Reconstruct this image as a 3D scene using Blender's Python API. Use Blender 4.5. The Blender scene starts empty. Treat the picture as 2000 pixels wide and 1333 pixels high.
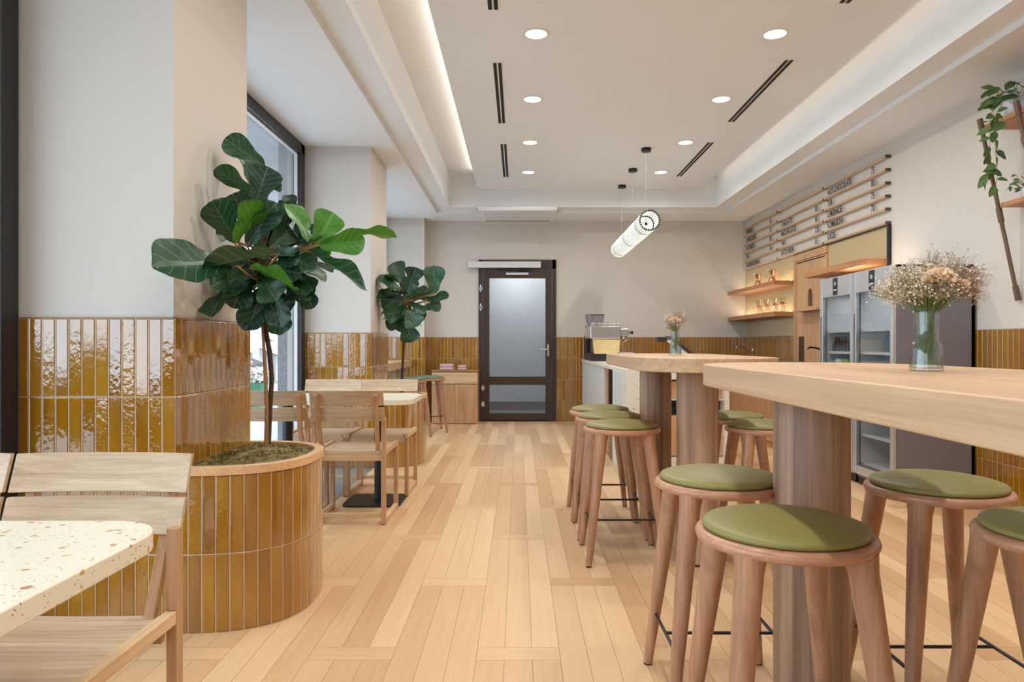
import bpy, bmesh, math, random
from mathutils import Vector, Matrix
from math import pi, sin, cos, radians as R

S = bpy.context.scene
COL = S.collection
# ------------------------------------------------------------------ camera, sky, exposure
CAMZ = 1.10
cam = bpy.data.cameras.new('camera'); cam_o = bpy.data.objects.new('camera', cam); COL.objects.link(cam_o)
cam.sensor_width = 36; cam.lens = 24.3; cam.shift_x = -.0065; cam.shift_y = .00325
cam.clip_start = .02; cam.clip_end = 200
cam_o.location = (0, 0, CAMZ); cam_o.rotation_euler = (R(90), 0, 0)
S.camera = cam_o
F, VX, VY = 1350.0, 1013.0, 673.0
def at(px, py, Y):
    return Vector(((px-VX)*Y/F, Y, CAMZ+(VY-py)*Y/F))

w = bpy.data.worlds.new('sky'); S.world = w; w.use_nodes = True
wn = w.node_tree.nodes; wn['Background'].inputs[0].default_value = (.68, .85, 1.0, 1); wn['Background'].inputs[1].default_value = 5.0
S.view_settings.view_transform = 'Standard'; S.view_settings.look = 'None'
S.view_settings.exposure = 0.2; S.view_settings.gamma = 1.0; S.view_settings.use_curve_mapping = False
S.cycles.max_bounces = 10; S.cycles.diffuse_bounces = 5; S.cycles.glossy_bounces = 4
S.cycles.transmission_bounces = 8; S.cycles.transparent_max_bounces = 16
S.cycles.use_denoising = True; S.cycles.caustics_reflective = False; S.cycles.caustics_refractive = False
S.cycles.sample_clamp_indirect = 6

def light(name, kind, loc, rot=(0,0,0), energy=10, color=(1,1,1), size=.2, size_y=None, shape=None, portal=False, spread=None):
    l = bpy.data.lights.new(name, kind); l.energy = energy; l.color = color
    if kind == 'AREA':
        l.shape = shape or ('RECTANGLE' if size_y else 'DISK'); l.size = size
        if size_y: l.size_y = size_y
        if spread: l.spread = R(spread)
        l.cycles.is_portal = portal
    o = bpy.data.objects.new(name, l); o.location = loc; o.rotation_euler = rot; COL.objects.link(o)
    return o
# portals that guide the daylight sampling at the window openings (they give off nothing themselves)
light('window_portal', 'AREA', (-2.02, .15, 1.45), (0, R(-90), 0), size=2.7, size_y=4.95, portal=True)
light('window_portal', 'AREA', (-2.02, 4.75, 1.45), (0, R(-90), 0), size=2.7, size_y=2.8, portal=True)
light('window_portal', 'AREA', (-2.02, 8.3, 1.45), (0, R(-90), 0), size=2.7, size_y=2.7, portal=True)
WARM = (1.0, .95, .88)
LAMPS = [(x, y) for y in (-.34, .88, 2.10, 3.32, 4.54, 5.75, 6.98, 8.19) for x in (.115, 1.685)]

# ------------------------------------------------------------------ helpers
def srgb(r, g, b):
    f = lambda c: (c/255/12.92) if c/255 <= .04045 else ((c/255+.055)/1.055)**2.4
    return (f(r), f(g), f(b), 1)

class MB:
    """collects geometry; off is subtracted so world coordinates can be used under a located parent"""
    def __init__(s, off=(0,0,0)):
        s.bm = bmesh.new(); s.off = Vector(off); s.uv = s.bm.loops.layers.uv.new('UV'); s.mi = 0
    def v(s, p): return s.bm.verts.new(Vector(p)-s.off)
    def face(s, pts, uvs=None):
        vs = [s.v(p) for p in pts]
        f = s.bm.faces.new(vs); f.material_index = s.mi
        if uvs:
            for l, u in zip(f.loops, uvs): l[s.uv].uv = u
        return f
    def box(s, x0, x1, y0, y1, z0, z1):
        x0, x1 = sorted((x0, x1)); y0, y1 = sorted((y0, y1)); z0, z1 = sorted((z0, z1))
        c = [s.v((x, y, z)) for z in (z0, z1) for y in (y0, y1) for x in (x0, x1)]
        for q in ((0,2,3,1), (4,5,7,6), (0,1,5,4), (2,6,7,3), (0,4,6,2), (1,3,7,5)):
            f = s.bm.faces.new([c[i] for i in q]); f.material_index = s.mi
        return s
    def bar(s, p0, p1, wx, wy, up=(0,1,0)):
        """square bar from p0 to p1, wx across, wy along 'up' projected"""
        p0, p1 = Vector(p0), Vector(p1); d = (p1-p0).normalized()
        a = d.cross(Vector(up)).normalized(); b = a.cross(d).normalized()
        c = []
        for p in (p0, p1):
            for sa, sb in ((-1,-1), (1,-1), (1,1), (-1,1)):
                c.append(s.v(p + a*sa*wx/2 + b*sb*wy/2))
        for q in ((3,2,1,0), (4,5,6,7), (0,1,5,4), (1,2,6,5), (2,3,7,6), (3,0,4,7)):
            f = s.bm.faces.new([c[i] for i in q]); f.material_index = s.mi
        return s
    def tube(s, pts, rad, seg=10, cap=True):
        pts = [Vector(p) for p in pts]; n = len(pts)
        if not hasattr(rad, '__len__'): rad = [rad]*n
        rings = []; pa = None
        for i, p in enumerate(pts):
            d = (pts[min(i+1, n-1)]-pts[max(i-1, 0)]).normalized()
            if pa is None:
                a = d.cross(Vector((0,0,1)))
                if a.length < .05: a = d.cross(Vector((1,0,0)))
            else: a = pa - d*pa.dot(d)
            a.normalize(); pa = a; b = d.cross(a)
            rings.append([s.v(p + (a*cos(t)+b*sin(t))*rad[i]) for t in [2*pi*k/seg for k in range(seg)]])
        for r0, r1 in zip(rings, rings[1:]):
            for k in range(seg):
                f = s.bm.faces.new((r0[k], r0[(k+1)%seg], r1[(k+1)%seg], r1[k])); f.material_index = s.mi; f.smooth = True
        if cap:
            for r_ in (list(reversed(rings[0])), rings[-1]):
                f = s.bm.faces.new(r_); f.material_index = s.mi
        return s
    def lathe(s, prof, c=(0,0,0), seg=32, axis='Z', close=False):
        c = Vector(c); rings = []
        for r_, h in prof:
            ring = []
            for k in range(seg):
                t = 2*pi*k/seg
                p = (r_*cos(t), r_*sin(t), h) if axis == 'Z' else ((r_*cos(t), h, r_*sin(t)) if axis == 'Y' else (h, r_*cos(t), r_*sin(t)))
                ring.append(s.v(c+Vector(p)))
            rings.append(ring)
        if close: rings.append(rings[0])
        for a, b in zip(rings, rings[1:]):
            for k in range(seg):
                f = s.bm.faces.new((a[k], a[(k+1)%seg], b[(k+1)%seg], b[k])); f.material_index = s.mi; f.smooth = True
        if not close:
            if prof[0][0] > 1e-4: s.bm.faces.new(list(reversed(rings[0]))).material_index = s.mi
            if prof[-1][0] > 1e-4: s.bm.faces.new(rings[-1]).material_index = s.mi
        return s
    def prism(s, pts2, z0, z1):
        lo = [s.v((x, y, z0)) for x, y in pts2]; hi = [s.v((x, y, z1)) for x, y in pts2]
        n = len(pts2)
        s.bm.faces.new(list(reversed(lo))).material_index = s.mi; s.bm.faces.new(hi).material_index = s.mi
        for k in range(n):
            f = s.bm.faces.new((lo[k], lo[(k+1)%n], hi[(k+1)%n], hi[k])); f.material_index = s.mi
        return s

def ob(name, mb, mat, parent=None, bevel=0, seg=2, smooth=35, kind=None, label=None, recalc=True, subsurf=0):
    if recalc: bmesh.ops.recalc_face_normals(mb.bm, faces=mb.bm.faces)
    me = bpy.data.meshes.new(name); mb.bm.to_mesh(me); mb.bm.free()
    for m in (mat if isinstance(mat, (list, tuple)) else [mat]): me.materials.append(m)
    o = bpy.data.objects.new(name, me); COL.objects.link(o)
    if smooth:
        for p in me.polygons: p.use_smooth = True
        me.set_sharp_from_angle(angle=R(smooth))
    if bevel:
        b = o.modifiers.new('bevel', 'BEVEL'); b.width = bevel; b.segments = seg; b.limit_method = 'ANGLE'; b.angle_limit = R(40)
        b.harden_normals = True
    if subsurf:
        b = o.modifiers.new('sub', 'SUBSURF'); b.levels = subsurf; b.render_levels = subsurf
    if parent is not None: o.parent = parent
    else: o.location = mb.off
    if kind: o['kind'] = kind
    if label: o['label'] = label
    return o

def tag(o, label, cat, group=None):
    o['label'] = label; o['category'] = cat
    if group: o['group'] = group
    return o
def thing(name, label, cat, loc=(0,0,0), rz=0, group=None):
    o = bpy.data.objects.new(name, None); o.empty_display_size = .1; COL.objects.link(o)
    o.location = loc; o.rotation_euler = (0, 0, rz)
    return tag(o, label, cat, group)
def copy_tree(o, parent=None):
    kids = [c for c in o.children]
    c = o.copy(); COL.objects.link(c); c.parent = parent
    for k in kids: copy_tree(k, c)
    return c
def clone(root, loc, rz=0, label=None, group=None):
    c = copy_tree(root); c.location = loc; c.rotation_euler = (0, 0, rz)
    if label: c['label'] = label
    if group: c['group'] = group
    return c

# ------------------------------------------------------------------ materials
class NT:
    def __init__(s, name):
        s.m = bpy.data.materials.new(name); s.m.use_nodes = True; s.t = s.m.node_tree
        s.n = s.t.nodes; s.b = s.n['Principled BSDF']; s.out = s.n['Material Output']
    def node(s, t, **kw):
        n = s.n.new(t)
        for k, v in kw.items(): setattr(n, k, v)
        return n
    def link(s, a, b): s.t.links.new(a, b)
    def M(s, op, a, b=None, c=None):
        n = s.n.new('ShaderNodeMath'); n.operation = op
        for i, x in enumerate((a, b, c)):
            if x is None: continue
            if isinstance(x, (int, float)): n.inputs[i].default_value = x
            else: s.link(x, n.inputs[i])
        return n.outputs[0]
    def comb(s, x, y, z=0):
        n = s.n.new('ShaderNodeCombineXYZ')
        for i, v in enumerate((x, y, z)):
            if isinstance(v, (int, float)): n.inputs[i].default_value = v
            else: s.link(v, n.inputs[i])
        return n.outputs[0]
    def rng(s, v, a0, a1, b0, b1, clamp=True, smooth=False):
        n = s.n.new('ShaderNodeMapRange'); n.clamp = clamp
        if smooth: n.interpolation_type = 'SMOOTHSTEP'
        s.link(v, n.inputs[0])
        for i, x in enumerate((a0, a1, b0, b1)): n.inputs[i+1].default_value = x
        return n.outputs[0]
    def ramp(s, v, stops):
        n = s.n.new('ShaderNodeValToRGB'); e = n.color_ramp.elements
        while len(e) < len(stops): e.new(.5)
        for q, (p, c) in zip(e, stops): q.position = p; q.color = c
        s.link(v, n.inputs[0]); return n.outputs[0]
    def mix(s, fac, a, b, mode='MIX'):
        n = s.n.new('ShaderNodeMix'); n.data_type = 'RGBA'; n.blend_type = mode
        for i, x in ((0, fac), (6, a), (7, b)):
            if isinstance(x, (int, float, tuple)): n.inputs[i].default_value = x
            else: s.link(x, n.inputs[i])
        return n.outputs[2]
    def noise(s, vec, scale, detail=3, rough=.5, dist=0):
        n = s.n.new('ShaderNodeTexNoise'); n.inputs['Scale'].default_value = scale
        n.inputs['Detail'].default_value = detail; n.inputs['Roughness'].default_value = rough; n.inputs['Distortion'].default_value = dist
        if vec is not None: s.link(vec, n.inputs['Vector'])
        return n.outputs['Fac']
    def map(s, vec, scale=(1,1,1), loc=(0,0,0)):
        n = s.n.new('ShaderNodeMapping'); n.inputs['Scale'].default_value = scale; n.inputs['Location'].default_value = loc
        s.link(vec, n.inputs[0]); return n.outputs[0]
    def obj(s): return s.node('ShaderNodeTexCoord').outputs['Object']
    def bump(s, h, strength=.3, dist=.01, normal=None):
        n = s.n.new('ShaderNodeBump'); n.inputs['Strength'].default_value = strength; n.inputs['Distance'].default_value = dist
        s.link(h, n.inputs['Height'])
        if normal is not None: s.link(normal, n.inputs['Normal'])
        s.link(n.outputs[0], s.b.inputs['Normal']); return n
    def set(s, **kw):
        for k, v in kw.items():
            i = s.b.inputs[k.replace('_', ' ')]
            if isinstance(v, (int, float, tuple)): i.default_value = v
            else: s.link(v, i)
        return s.m

def plain(name, col, rough=.5, metal=0, spec=.5, noise=0, nscale=30, coat=0, **kw):
    t = NT(name)
    if noise:
        f = t.noise(t.obj(), nscale, 4)
        a = tuple(c*(1-noise) for c in col[:3])+(1,); b = tuple(min(1, c*(1+noise)) for c in col[:3])+(1,)
        t.set(Base_Color=t.ramp(f, [(.3, a), (.7, b)]))
    else: t.set(Base_Color=col)
    t.set(Roughness=rough, Metallic=metal, Coat_Weight=coat)
    t.b.inputs['Specular IOR Level'].default_value = spec
    for k, v in kw.items(): t.b.inputs[k.replace('_', ' ')].default_value = v
    return t.m

def wood(name, dark, light_, axis='Z', rough=.45, grain=1.0, coat=0, knots=False, stripe=.0):
    t = NT(name); o = t.obj()
    lo, hi = 1.4*grain, 38*grain
    sc = {'X': (lo, hi, hi), 'Y': (hi, lo, hi), 'Z': (hi, hi, lo)}[axis]
    sc2 = {'X': (.5, 7, 7), 'Y': (7, .5, 7), 'Z': (7, 7, .5)}[axis]
    f1 = t.noise(t.map(o, sc), 1.0, 5, .6, .4)
    f2 = t.noise(t.map(o, sc2), 1.0, 2, .5, .8)
    sc4 = {'X': (2.5, 150, 150), 'Y': (150, 2.5, 150), 'Z': (150, 150, 2.5)}[axis]
    f4 = t.noise(t.map(o, sc4), 1.0, 3, .6, .2)
    f = t.M('ADD', t.M('ADD', t.M('MULTIPLY', f1, .5), t.M('MULTIPLY', f2, .3)), t.M('MULTIPLY', f4, .22))
    if stripe:
        sc3 = {'X': (.02, 3, 3), 'Y': (3, .02, 3), 'Z': (22, 22, .05)}[axis]
        f = t.M('ADD', f, t.M('MULTIPLY', t.M('SUBTRACT', t.noise(t.map(o, sc3), 1, 1), .5), stripe))
    col = t.ramp(f, [(.36, dark), (.66, light_)])
    if knots:
        k = t.noise(t.map(o, {'X': (3, 14, 14), 'Y': (14, 3, 14), 'Z': (14, 14, 5)}[axis]), 1, 1)
        kf = t.rng(k, .70, .78, 0, .6)
        col = t.mix(kf, col, tuple(c*.35 for c in dark[:3])+(1,))
    t.set(Base_Color=col, Roughness=rough, Coat_Weight=coat)
    t.b.inputs['Specular IOR Level'].default_value = .35
    t.bump(f1, .12, .002)
    return t.m

def tiles(name, cols, wav=1.0):
    t = NT(name); uv = t.node('ShaderNodeUVMap').outputs[0]
    sp = t.node('ShaderNodeSeparateXYZ'); t.link(uv, sp.inputs[0])
    P, Q = .0507, .3
    u = t.M('DIVIDE', sp.outputs[0], P); v = t.M('DIVIDE', sp.outputs[1], Q)
    iu = t.M('FLOOR', u); iv = t.M('FLOOR', v)
    fu = t.M('FRACT', u); fv = t.M('FRACT', v)
    du = t.M('MULTIPLY', t.M('MINIMUM', fu, t.M('SUBTRACT', 1, fu)), P)
    dv = t.M('MULTIPLY', t.M('MINIMUM', fv, t.M('SUBTRACT', 1, fv)), Q)
    d = t.M('MINIMUM', du, dv)
    grout = t.rng(d, .0012, .0020, 1, 0)
    wn_ = t.node('ShaderNodeTexWhiteNoise', noise_dimensions='3D'); t.link(t.comb(iu, iv, 3.3), wn_.inputs[0])
    rnd = wn_.outputs['Value']; rc = wn_.outputs['Color']
    off = t.M('MULTIPLY', rnd, 50)
    vv = t.comb(t.M('MULTIPLY', sp.outputs[0], 14), t.M('MULTIPLY', sp.outputs[1], 5), off)
    pool = t.noise(vv, 1.0, 3, .55, .3)
    # thinner glaze at the arris of each tile
    edge = t.rng(d, .002, .010, -.16, 0)
    f = t.M('ADD', t.M('ADD', t.M('MULTIPLY', rnd, .35), t.M('MULTIPLY', pool, .75)), edge)
    col = t.ramp(f, [(.25, cols[0]), (.55, cols[1]), (.85, cols[2])])
    col = t.mix(grout, col, srgb(196, 172, 142))
    t.set(Base_Color=col, Roughness=t.M('ADD', t.M('MULTIPLY', grout, .7), t.M('ADD', .05, t.M('MULTIPLY', rnd, .05))))
    t.b.inputs['Specular IOR Level'].default_value = .75
    t.set(Coat_Weight=t.M('SUBTRACT', 1, grout)); t.b.inputs['Coat Roughness'].default_value = .03; t.b.inputs['Coat IOR'].default_value = 1.6
    # each tile sits at its own slight angle
    g = t.node('ShaderNodeNewGeometry').outputs['Normal']
    va = t.node('ShaderNodeVectorMath', operation='SUBTRACT'); t.link(rc, va.inputs[0]); va.inputs[1].default_value = (.5, .5, .5)
    vs = t.node('ShaderNodeVectorMath', operation='SCALE'); t.link(va.outputs[0], vs.inputs[0]); vs.inputs['Scale'].default_value = .05
    vd = t.node('ShaderNodeVectorMath', operation='ADD'); t.link(g, vd.inputs[0]); t.link(vs.outputs[0], vd.inputs[1])
    vn = t.node('ShaderNodeVectorMath', operation='NORMALIZE'); t.link(vd.outputs[0], vn.inputs[0])
    wv = t.noise(t.comb(t.M('MULTIPLY', sp.outputs[0], 60), t.M('MULTIPLY', sp.outputs[1], 42), off), 1.0, 2, .5)
    wavy = t.M('MULTIPLY', t.M('MULTIPLY', wv, t.M('ADD', .15, t.M('MULTIPLY', t.M('POWER', t.M('FRACT', t.M('MULTIPLY', rnd, 7.3)), 2), .9))), .0016*wav)
    h = t.M('ADD', wavy, t.M('MULTIPLY', t.rng(d, .0012, .006, 0, 1, smooth=True), .0022))
    b = t.bump(h, 1.0, 1.0, vn.outputs[0])
    t.link(b.outputs[0], t.b.inputs['Coat Normal'])
    return t.m

def paint(name, col, rough=.85):
    t = NT(name); f = t.noise(t.obj(), 220, 2)
    t.set(Base_Color=col, Roughness=rough); t.b.inputs['Specular IOR Level'].default_value = .25
    t.bump(f, .05, .001); return t.m

def glass(name, tint=(1,1,1,1), refl=.08, rough=0.0, edge=0):
    """thin pane: clear transmission with a fresnel reflection"""
    t = NT(name); tr = t.node('ShaderNodeBsdfTransparent'); tr.inputs[0].default_value = tint
    gl = t.node('ShaderNodeBsdfGlossy'); gl.inputs['Roughness'].default_value = rough
    fr = t.node('ShaderNodeLayerWeight'); fr.inputs[0].default_value = .5
    if edge: t.link(t.mix(t.M('MULTIPLY', t.M('POWER', fr.outputs['Facing'], 3), edge), tint, (.42, .46, .46, 1)), tr.inputs[0])
    mx = t.node('ShaderNodeMixShader')
    f = t.M('ADD', t.M('MULTIPLY', t.M('POWER', fr.outputs['Facing'], 5), .7), refl*.5)
    t.link(f, mx.inputs[0]); t.link(tr.outputs[0], mx.inputs[1]); t.link(gl.outputs[0], mx.inputs[2]); t.link(mx.outputs[0], t.out.inputs[0])
    return t.m

def emit(name, col, st):
    t = NT(name); t.set(Base_Color=col, Emission_Color=col, Emission_Strength=st); return t.m

M = {}
M['wall'] = paint('wall_paint', srgb(212, 207, 200))
M['ceil'] = paint('ceiling_paint', srgb(236, 240, 245))
M['tile'] = tiles('amber_glazed_tile', [(.25, .095, .004, 1), (.33, .145, .004, 1), (.42, .20, .006, 1)])
M['black'] = plain('black_metal', srgb(28, 28, 30), .45)
M['frame'] = plain('anthracite_frame', srgb(36, 36, 38), .4)
M['doorframe'] = plain('dark_brown_frame', srgb(58, 44, 38), .45)
M['glass'] = glass('window_glass')
M['vent'] = plain('vent_black', srgb(20, 20, 22), .7)
M['white'] = plain('white_plastic', srgb(228, 228, 228), .4)
M['whitemetal'] = plain('white_metal', srgb(215, 216, 218), .35)
M['oak'] = wood('oak', srgb(186, 148, 108), srgb(226, 196, 158), 'X')
M['oakY'] = wood('oak_y', srgb(186, 148, 108), srgb(226, 196, 158), 'Y')
M['oakZ'] = wood('oak_z', srgb(164, 122, 86), srgb(206, 166, 126), 'Z')
M['slat'] = wood('oak_slat', srgb(166, 138, 108), srgb(222, 198, 168), 'X', grain=1.3)
M['tabletop'] = wood('bar_top_oak', srgb(174, 138, 104), srgb(208, 174, 138), 'Y', rough=.4)
M['column'] = wood('bar_leg_oak', srgb(126, 98, 78), srgb(188, 154, 126), 'Z', rough=.42, stripe=.5)
M['stool'] = wood('stool_wood', srgb(140, 98, 72), srgb(196, 150, 114), 'Z', rough=.35, knots=True, coat=.2)
M['stoolring'] = wood('stool_ring_wood', srgb(160, 112, 84), srgb(204, 154, 120), 'X', rough=.35, coat=.2)
M['orangewood'] = wood('orange_oak', srgb(176, 134, 96), srgb(216, 174, 132), 'Z', rough=.45)
M['shelfwood'] = wood('shelf_oak', srgb(160, 110, 74), srgb(196, 142, 100), 'Y', rough=.45)
M['rimwood'] = wood('rim_oak', srgb(206, 160, 112), srgb(236, 196, 150), 'Y', rough=.4)
M['green'] = plain('olive_leather', srgb(134, 127, 70), .45, noise=.05, nscale=200, spec=.4)
M['greentop'] = M['green']
M['teal'] = plain('sage_leather', srgb(104, 136, 112), .45)
M['chrome'] = plain('chrome', srgb(205, 205, 205), .18, metal=1)
M['silver'] = plain('brushed_silver', srgb(198, 200, 203), .35, metal=.6)
M['fridgegrey'] = plain('fridge_grey', srgb(120, 116, 122), .5)
M['fridgein'] = plain('fridge_interior', srgb(205, 210, 214), .5)
M['stone'] = plain('grey_stone_floor', srgb(128, 132, 136), .35, noise=.25, nscale=14)
M['granite'] = plain('granite', srgb(128, 134, 142), .5, noise=.35, nscale=60)
M['concrete'] = plain('concrete', srgb(176, 178, 182), .8, noise=.08, nscale=3)
M['facade'] = plain('white_render', srgb(226, 224, 220), .9, noise=.04, nscale=3)
M['pavement'] = plain('pavement', srgb(190, 190, 190), .8, noise=.1, nscale=6)
M['bark'] = plain('bark', srgb(72, 50, 40), .8, noise=.3, nscale=40)
M['stake'] = plain('pale_stem', srgb(150, 112, 72), .7, noise=.2, nscale=40)
M['mirror'] = plain('bronze_glass_panel', srgb(196, 176, 132), .12, metal=.0, spec=.9, coat=.5)
M['led'] = emit('led_strip', (1, .82, .6, 1), 6)

def floor_mat():
    t = NT('oak_basket_floor'); g = t.node('ShaderNodeNewGeometry').outputs['Position']
    sp = t.node('ShaderNodeSeparateXYZ'); t.link(g, sp.inputs[0]); x, y = sp.outputs[0], sp.outputs[1]
    W_, L_, B_ = .2955, 1.483, .1
    a = t.M('DIVIDE', t.M('ADD', x, .149), W_); c = t.M('FLOOR', a); fx = t.M('FRACT', a)
    par = t.M('FLOORED_MODULO', c, 2.0)
    b = t.M('DIVIDE', t.M('ADD', t.M('SUBTRACT', y, 2.407), t.M('MULTIPLY', par, L_/2)), L_)
    k = t.M('FLOOR', b); fy = t.M('MULTIPLY', t.M('FRACT', b), L_)
    strip = t.M('LESS_THAN', fy, B_)
    pl = t.M('MULTIPLY', fx, 3.0); pi_ = t.M('FLOOR', pl); fp = t.M('FRACT', pl)
    ex = t.M('MULTIPLY', t.M('MINIMUM', fp, t.M('SUBTRACT', 1, fp)), W_/3)
    exs = t.M('MULTIPLY', t.M('MINIMUM', fx, t.M('SUBTRACT', 1, fx)), W_)
    eX = t.M('ADD', t.M('MULTIPLY', strip, exs), t.M('MULTIPLY', t.M('SUBTRACT', 1, strip), ex))
    eY = t.M('MINIMUM', t.M('ABSOLUTE', t.M('SUBTRACT', fy, B_)), t.M('MINIMUM', fy, t.M('SUBTRACT', L_, fy)))
    e = t.M('MINIMUM', eX, eY)
    idx = t.M('ADD', t.M('MULTIPLY', strip, 3), t.M('MULTIPLY', t.M('SUBTRACT', 1, strip), pi_))
    wn_ = t.node('ShaderNodeTexWhiteNoise', noise_dimensions='3D'); t.link(t.comb(c, k, idx), wn_.inputs[0]); rnd = wn_.outputs['Value']
    off = t.M('MULTIPLY', rnd, 37)
    gx = t.noise(t.comb(t.M('MULTIPLY', x, 45), t.M('MULTIPLY', y, 2.2), off), 1, 6, .6, .7)
    gy = t.noise(t.comb(t.M('MULTIPLY', x, 2.2), t.M('MULTIPLY', y, 45), off), 1, 6, .6, .7)
    gr = t.M('ADD', t.M('MULTIPLY', strip, gy), t.M('MULTIPLY', t.M('SUBTRACT', 1, strip), gx))
    f = t.M('ADD', t.M('MULTIPLY', gr, .5), t.M('MULTIPLY', rnd, .5))
    col = t.ramp(f, [(.2, srgb(196, 156, 114)), (.5, srgb(214, 178, 136)), (.82, srgb(228, 196, 154))])
    gap = t.rng(e, .0007, .0016, 1, 0)
    col = t.mix(t.M('MULTIPLY', gap, .55), col, srgb(110, 76, 48))
    t.set(Base_Color=col, Roughness=t.M('ADD', .36, t.M('MULTIPLY', rnd, .08)))
    t.b.inputs['Specular IOR Level'].default_value = .4
    t.bump(t.M('ADD', t.M('MULTIPLY', gr, .0003), t.rng(e, .0005, .002, 0, .0006)), .6, 1.0)
    return t.m
M['floor'] = floor_mat()

def terrazzo(name, base, chips, scale=45, thr=.35):
    t = NT(name); o = t.obj(); col = None
    n = t.node('ShaderNodeTexVoronoi'); n.inputs['Scale'].default_value = scale
    wv = t.node('ShaderNodeTexNoise'); wv.inputs['Scale'].default_value = 25; t.link(o, wv.inputs[0])
    ad = t.node('ShaderNodeVectorMath', operation='MULTIPLY_ADD'); t.link(wv.outputs['Color'], ad.inputs[0]); ad.inputs[1].default_value = (.03, .03, .03); t.link(o, ad.inputs[2])
    t.link(ad.outputs[0], n.inputs[0])
    sp = t.node('ShaderNodeSeparateColor'); t.link(n.outputs['Color'], sp.inputs[0])
    size = t.M('MULTIPLY', sp.outputs[0], .42)
    on = t.M('MULTIPLY', t.M('LESS_THAN', n.outputs['Distance'], size), t.M('LESS_THAN', sp.outputs[1], thr))
    cc = t.ramp(sp.outputs[2], [(i/(len(chips)), c) for i, c in enumerate(chips)]); t.n[cc.node.name].color_ramp.interpolation = 'CONSTANT'
    col = t.mix(on, base, cc)
    n2 = t.node('ShaderNodeTexVoronoi'); n2.inputs['Scale'].default_value = scale*3; t.link(ad.outputs[0], n2.inputs[0])
    s2 = t.node('ShaderNodeSeparateColor'); t.link(n2.outputs['Color'], s2.inputs[0])
    on2 = t.M('MULTIPLY', t.M('LESS_THAN', n2.outputs['Distance'], .28), t.M('LESS_THAN', s2.outputs[1], .16))
    col = t.mix(on2, col, srgb(176, 140, 110))
    t.set(Base_Color=col, Roughness=.3); return t.m
M['terrazzo'] = terrazzo('terrazzo_cream', srgb(232, 226, 206), [srgb(206, 148, 90), srgb(200, 164, 100), srgb(186, 128, 84), srgb(214, 170, 126)], 50, .42)
M['terrazzo2'] = terrazzo('terrazzo_counter', srgb(226, 218, 204), [srgb(196, 150, 110), srgb(180, 150, 110), srgb(160, 120, 96)], 30, .3)

def leaf_mat(name, dark, mid, vein, gloss=.32):
    t = NT(name); uv = t.node('ShaderNodeUVMap').outputs[0]
    sp = t.node('ShaderNodeSeparateXYZ'); t.link(uv, sp.inputs[0])
    u = t.M('ABSOLUTE', t.M('SUBTRACT', t.M('FRACT', sp.outputs[0]), .5)); v = sp.outputs[1]      # u: distance from the midrib, v: along the leaf
    rnd = t.M('DIVIDE', t.M('FLOOR', sp.outputs[0]), 10.0)
    ph = t.M('FRACT', t.M('MULTIPLY', t.M('SUBTRACT', v, t.M('MULTIPLY', u, .55)), 6.5))
    side = t.rng(t.M('MINIMUM', ph, t.M('SUBTRACT', 1, ph)), .03, .07, 1, 0)
    midr = t.rng(u, .008, .018, 1, 0)
    ve = t.M('MAXIMUM', t.M('MULTIPLY', side, .7), midr)
    n = t.noise(t.comb(t.M('MULTIPLY', sp.outputs[0], 5), t.M('MULTIPLY', v, 5)), 1, 3)
    col = t.mix(t.M('ADD', t.M('MULTIPLY', n, .4), t.M('MULTIPLY', rnd, .6)), dark, mid)
    back = t.node('ShaderNodeNewGeometry').outputs['Backfacing']
    col = t.mix(t.M('MULTIPLY', back, .45), col, mid)
    col = t.mix(t.M('MULTIPLY', ve, .6), col, vein)
    t.set(Base_Color=col, Roughness=gloss)
    t.b.inputs['Specular IOR Level'].default_value = .5
    t.b.inputs['Subsurface Weight'].default_value = 0
    h = t.M('ADD', t.M('MULTIPLY', ve, -.4), t.M('MULTIPLY', n, .6)); t.bump(h, .35, .006)
    tl = t.node('ShaderNodeBsdfTranslucent'); t.link(col, tl.inputs[0])
    mx = t.node('ShaderNodeMixShader'); mx.inputs[0].default_value = .18
    t.link(t.b.outputs[0], mx.inputs[1]); t.link(tl.outputs[0], mx.inputs[2]); t.link(mx.outputs[0], t.out.inputs[0])
    return t.m
M['leaf'] = leaf_mat('fig_leaf', (.004, .032, .024, 1), (.022, .095, .028, 1), (.16, .32, .16, 1))
M['leafbright'] = leaf_mat('fig_leaf_young', (.030, .14, .012, 1), (.07, .26, .02, 1), (.20, .38, .08, 1))
M['pothos'] = leaf_mat('pothos_leaf', (.03, .10, .03, 1), (.14, .26, .07, 1), (.3, .42, .16, 1), .4)

# ------------------------------------------------------------------ floor
XL, XR, YB, YN = -1.9, 3.256, 9.9, -2.5
mb = MB(); mb.box(-2.06, XR+.2, YN-.2, YB+.2, -.1, 0); ob('floor', mb, M['floor'], kind='structure')
for (a, b) in ((3.36, 6.14), (6.88, 9.6)):
    mb = MB(); mb.box(XL, -1.29, a, b, .0, .003); ob('floor_bay', mb, M['stone'], kind='structure')

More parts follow.
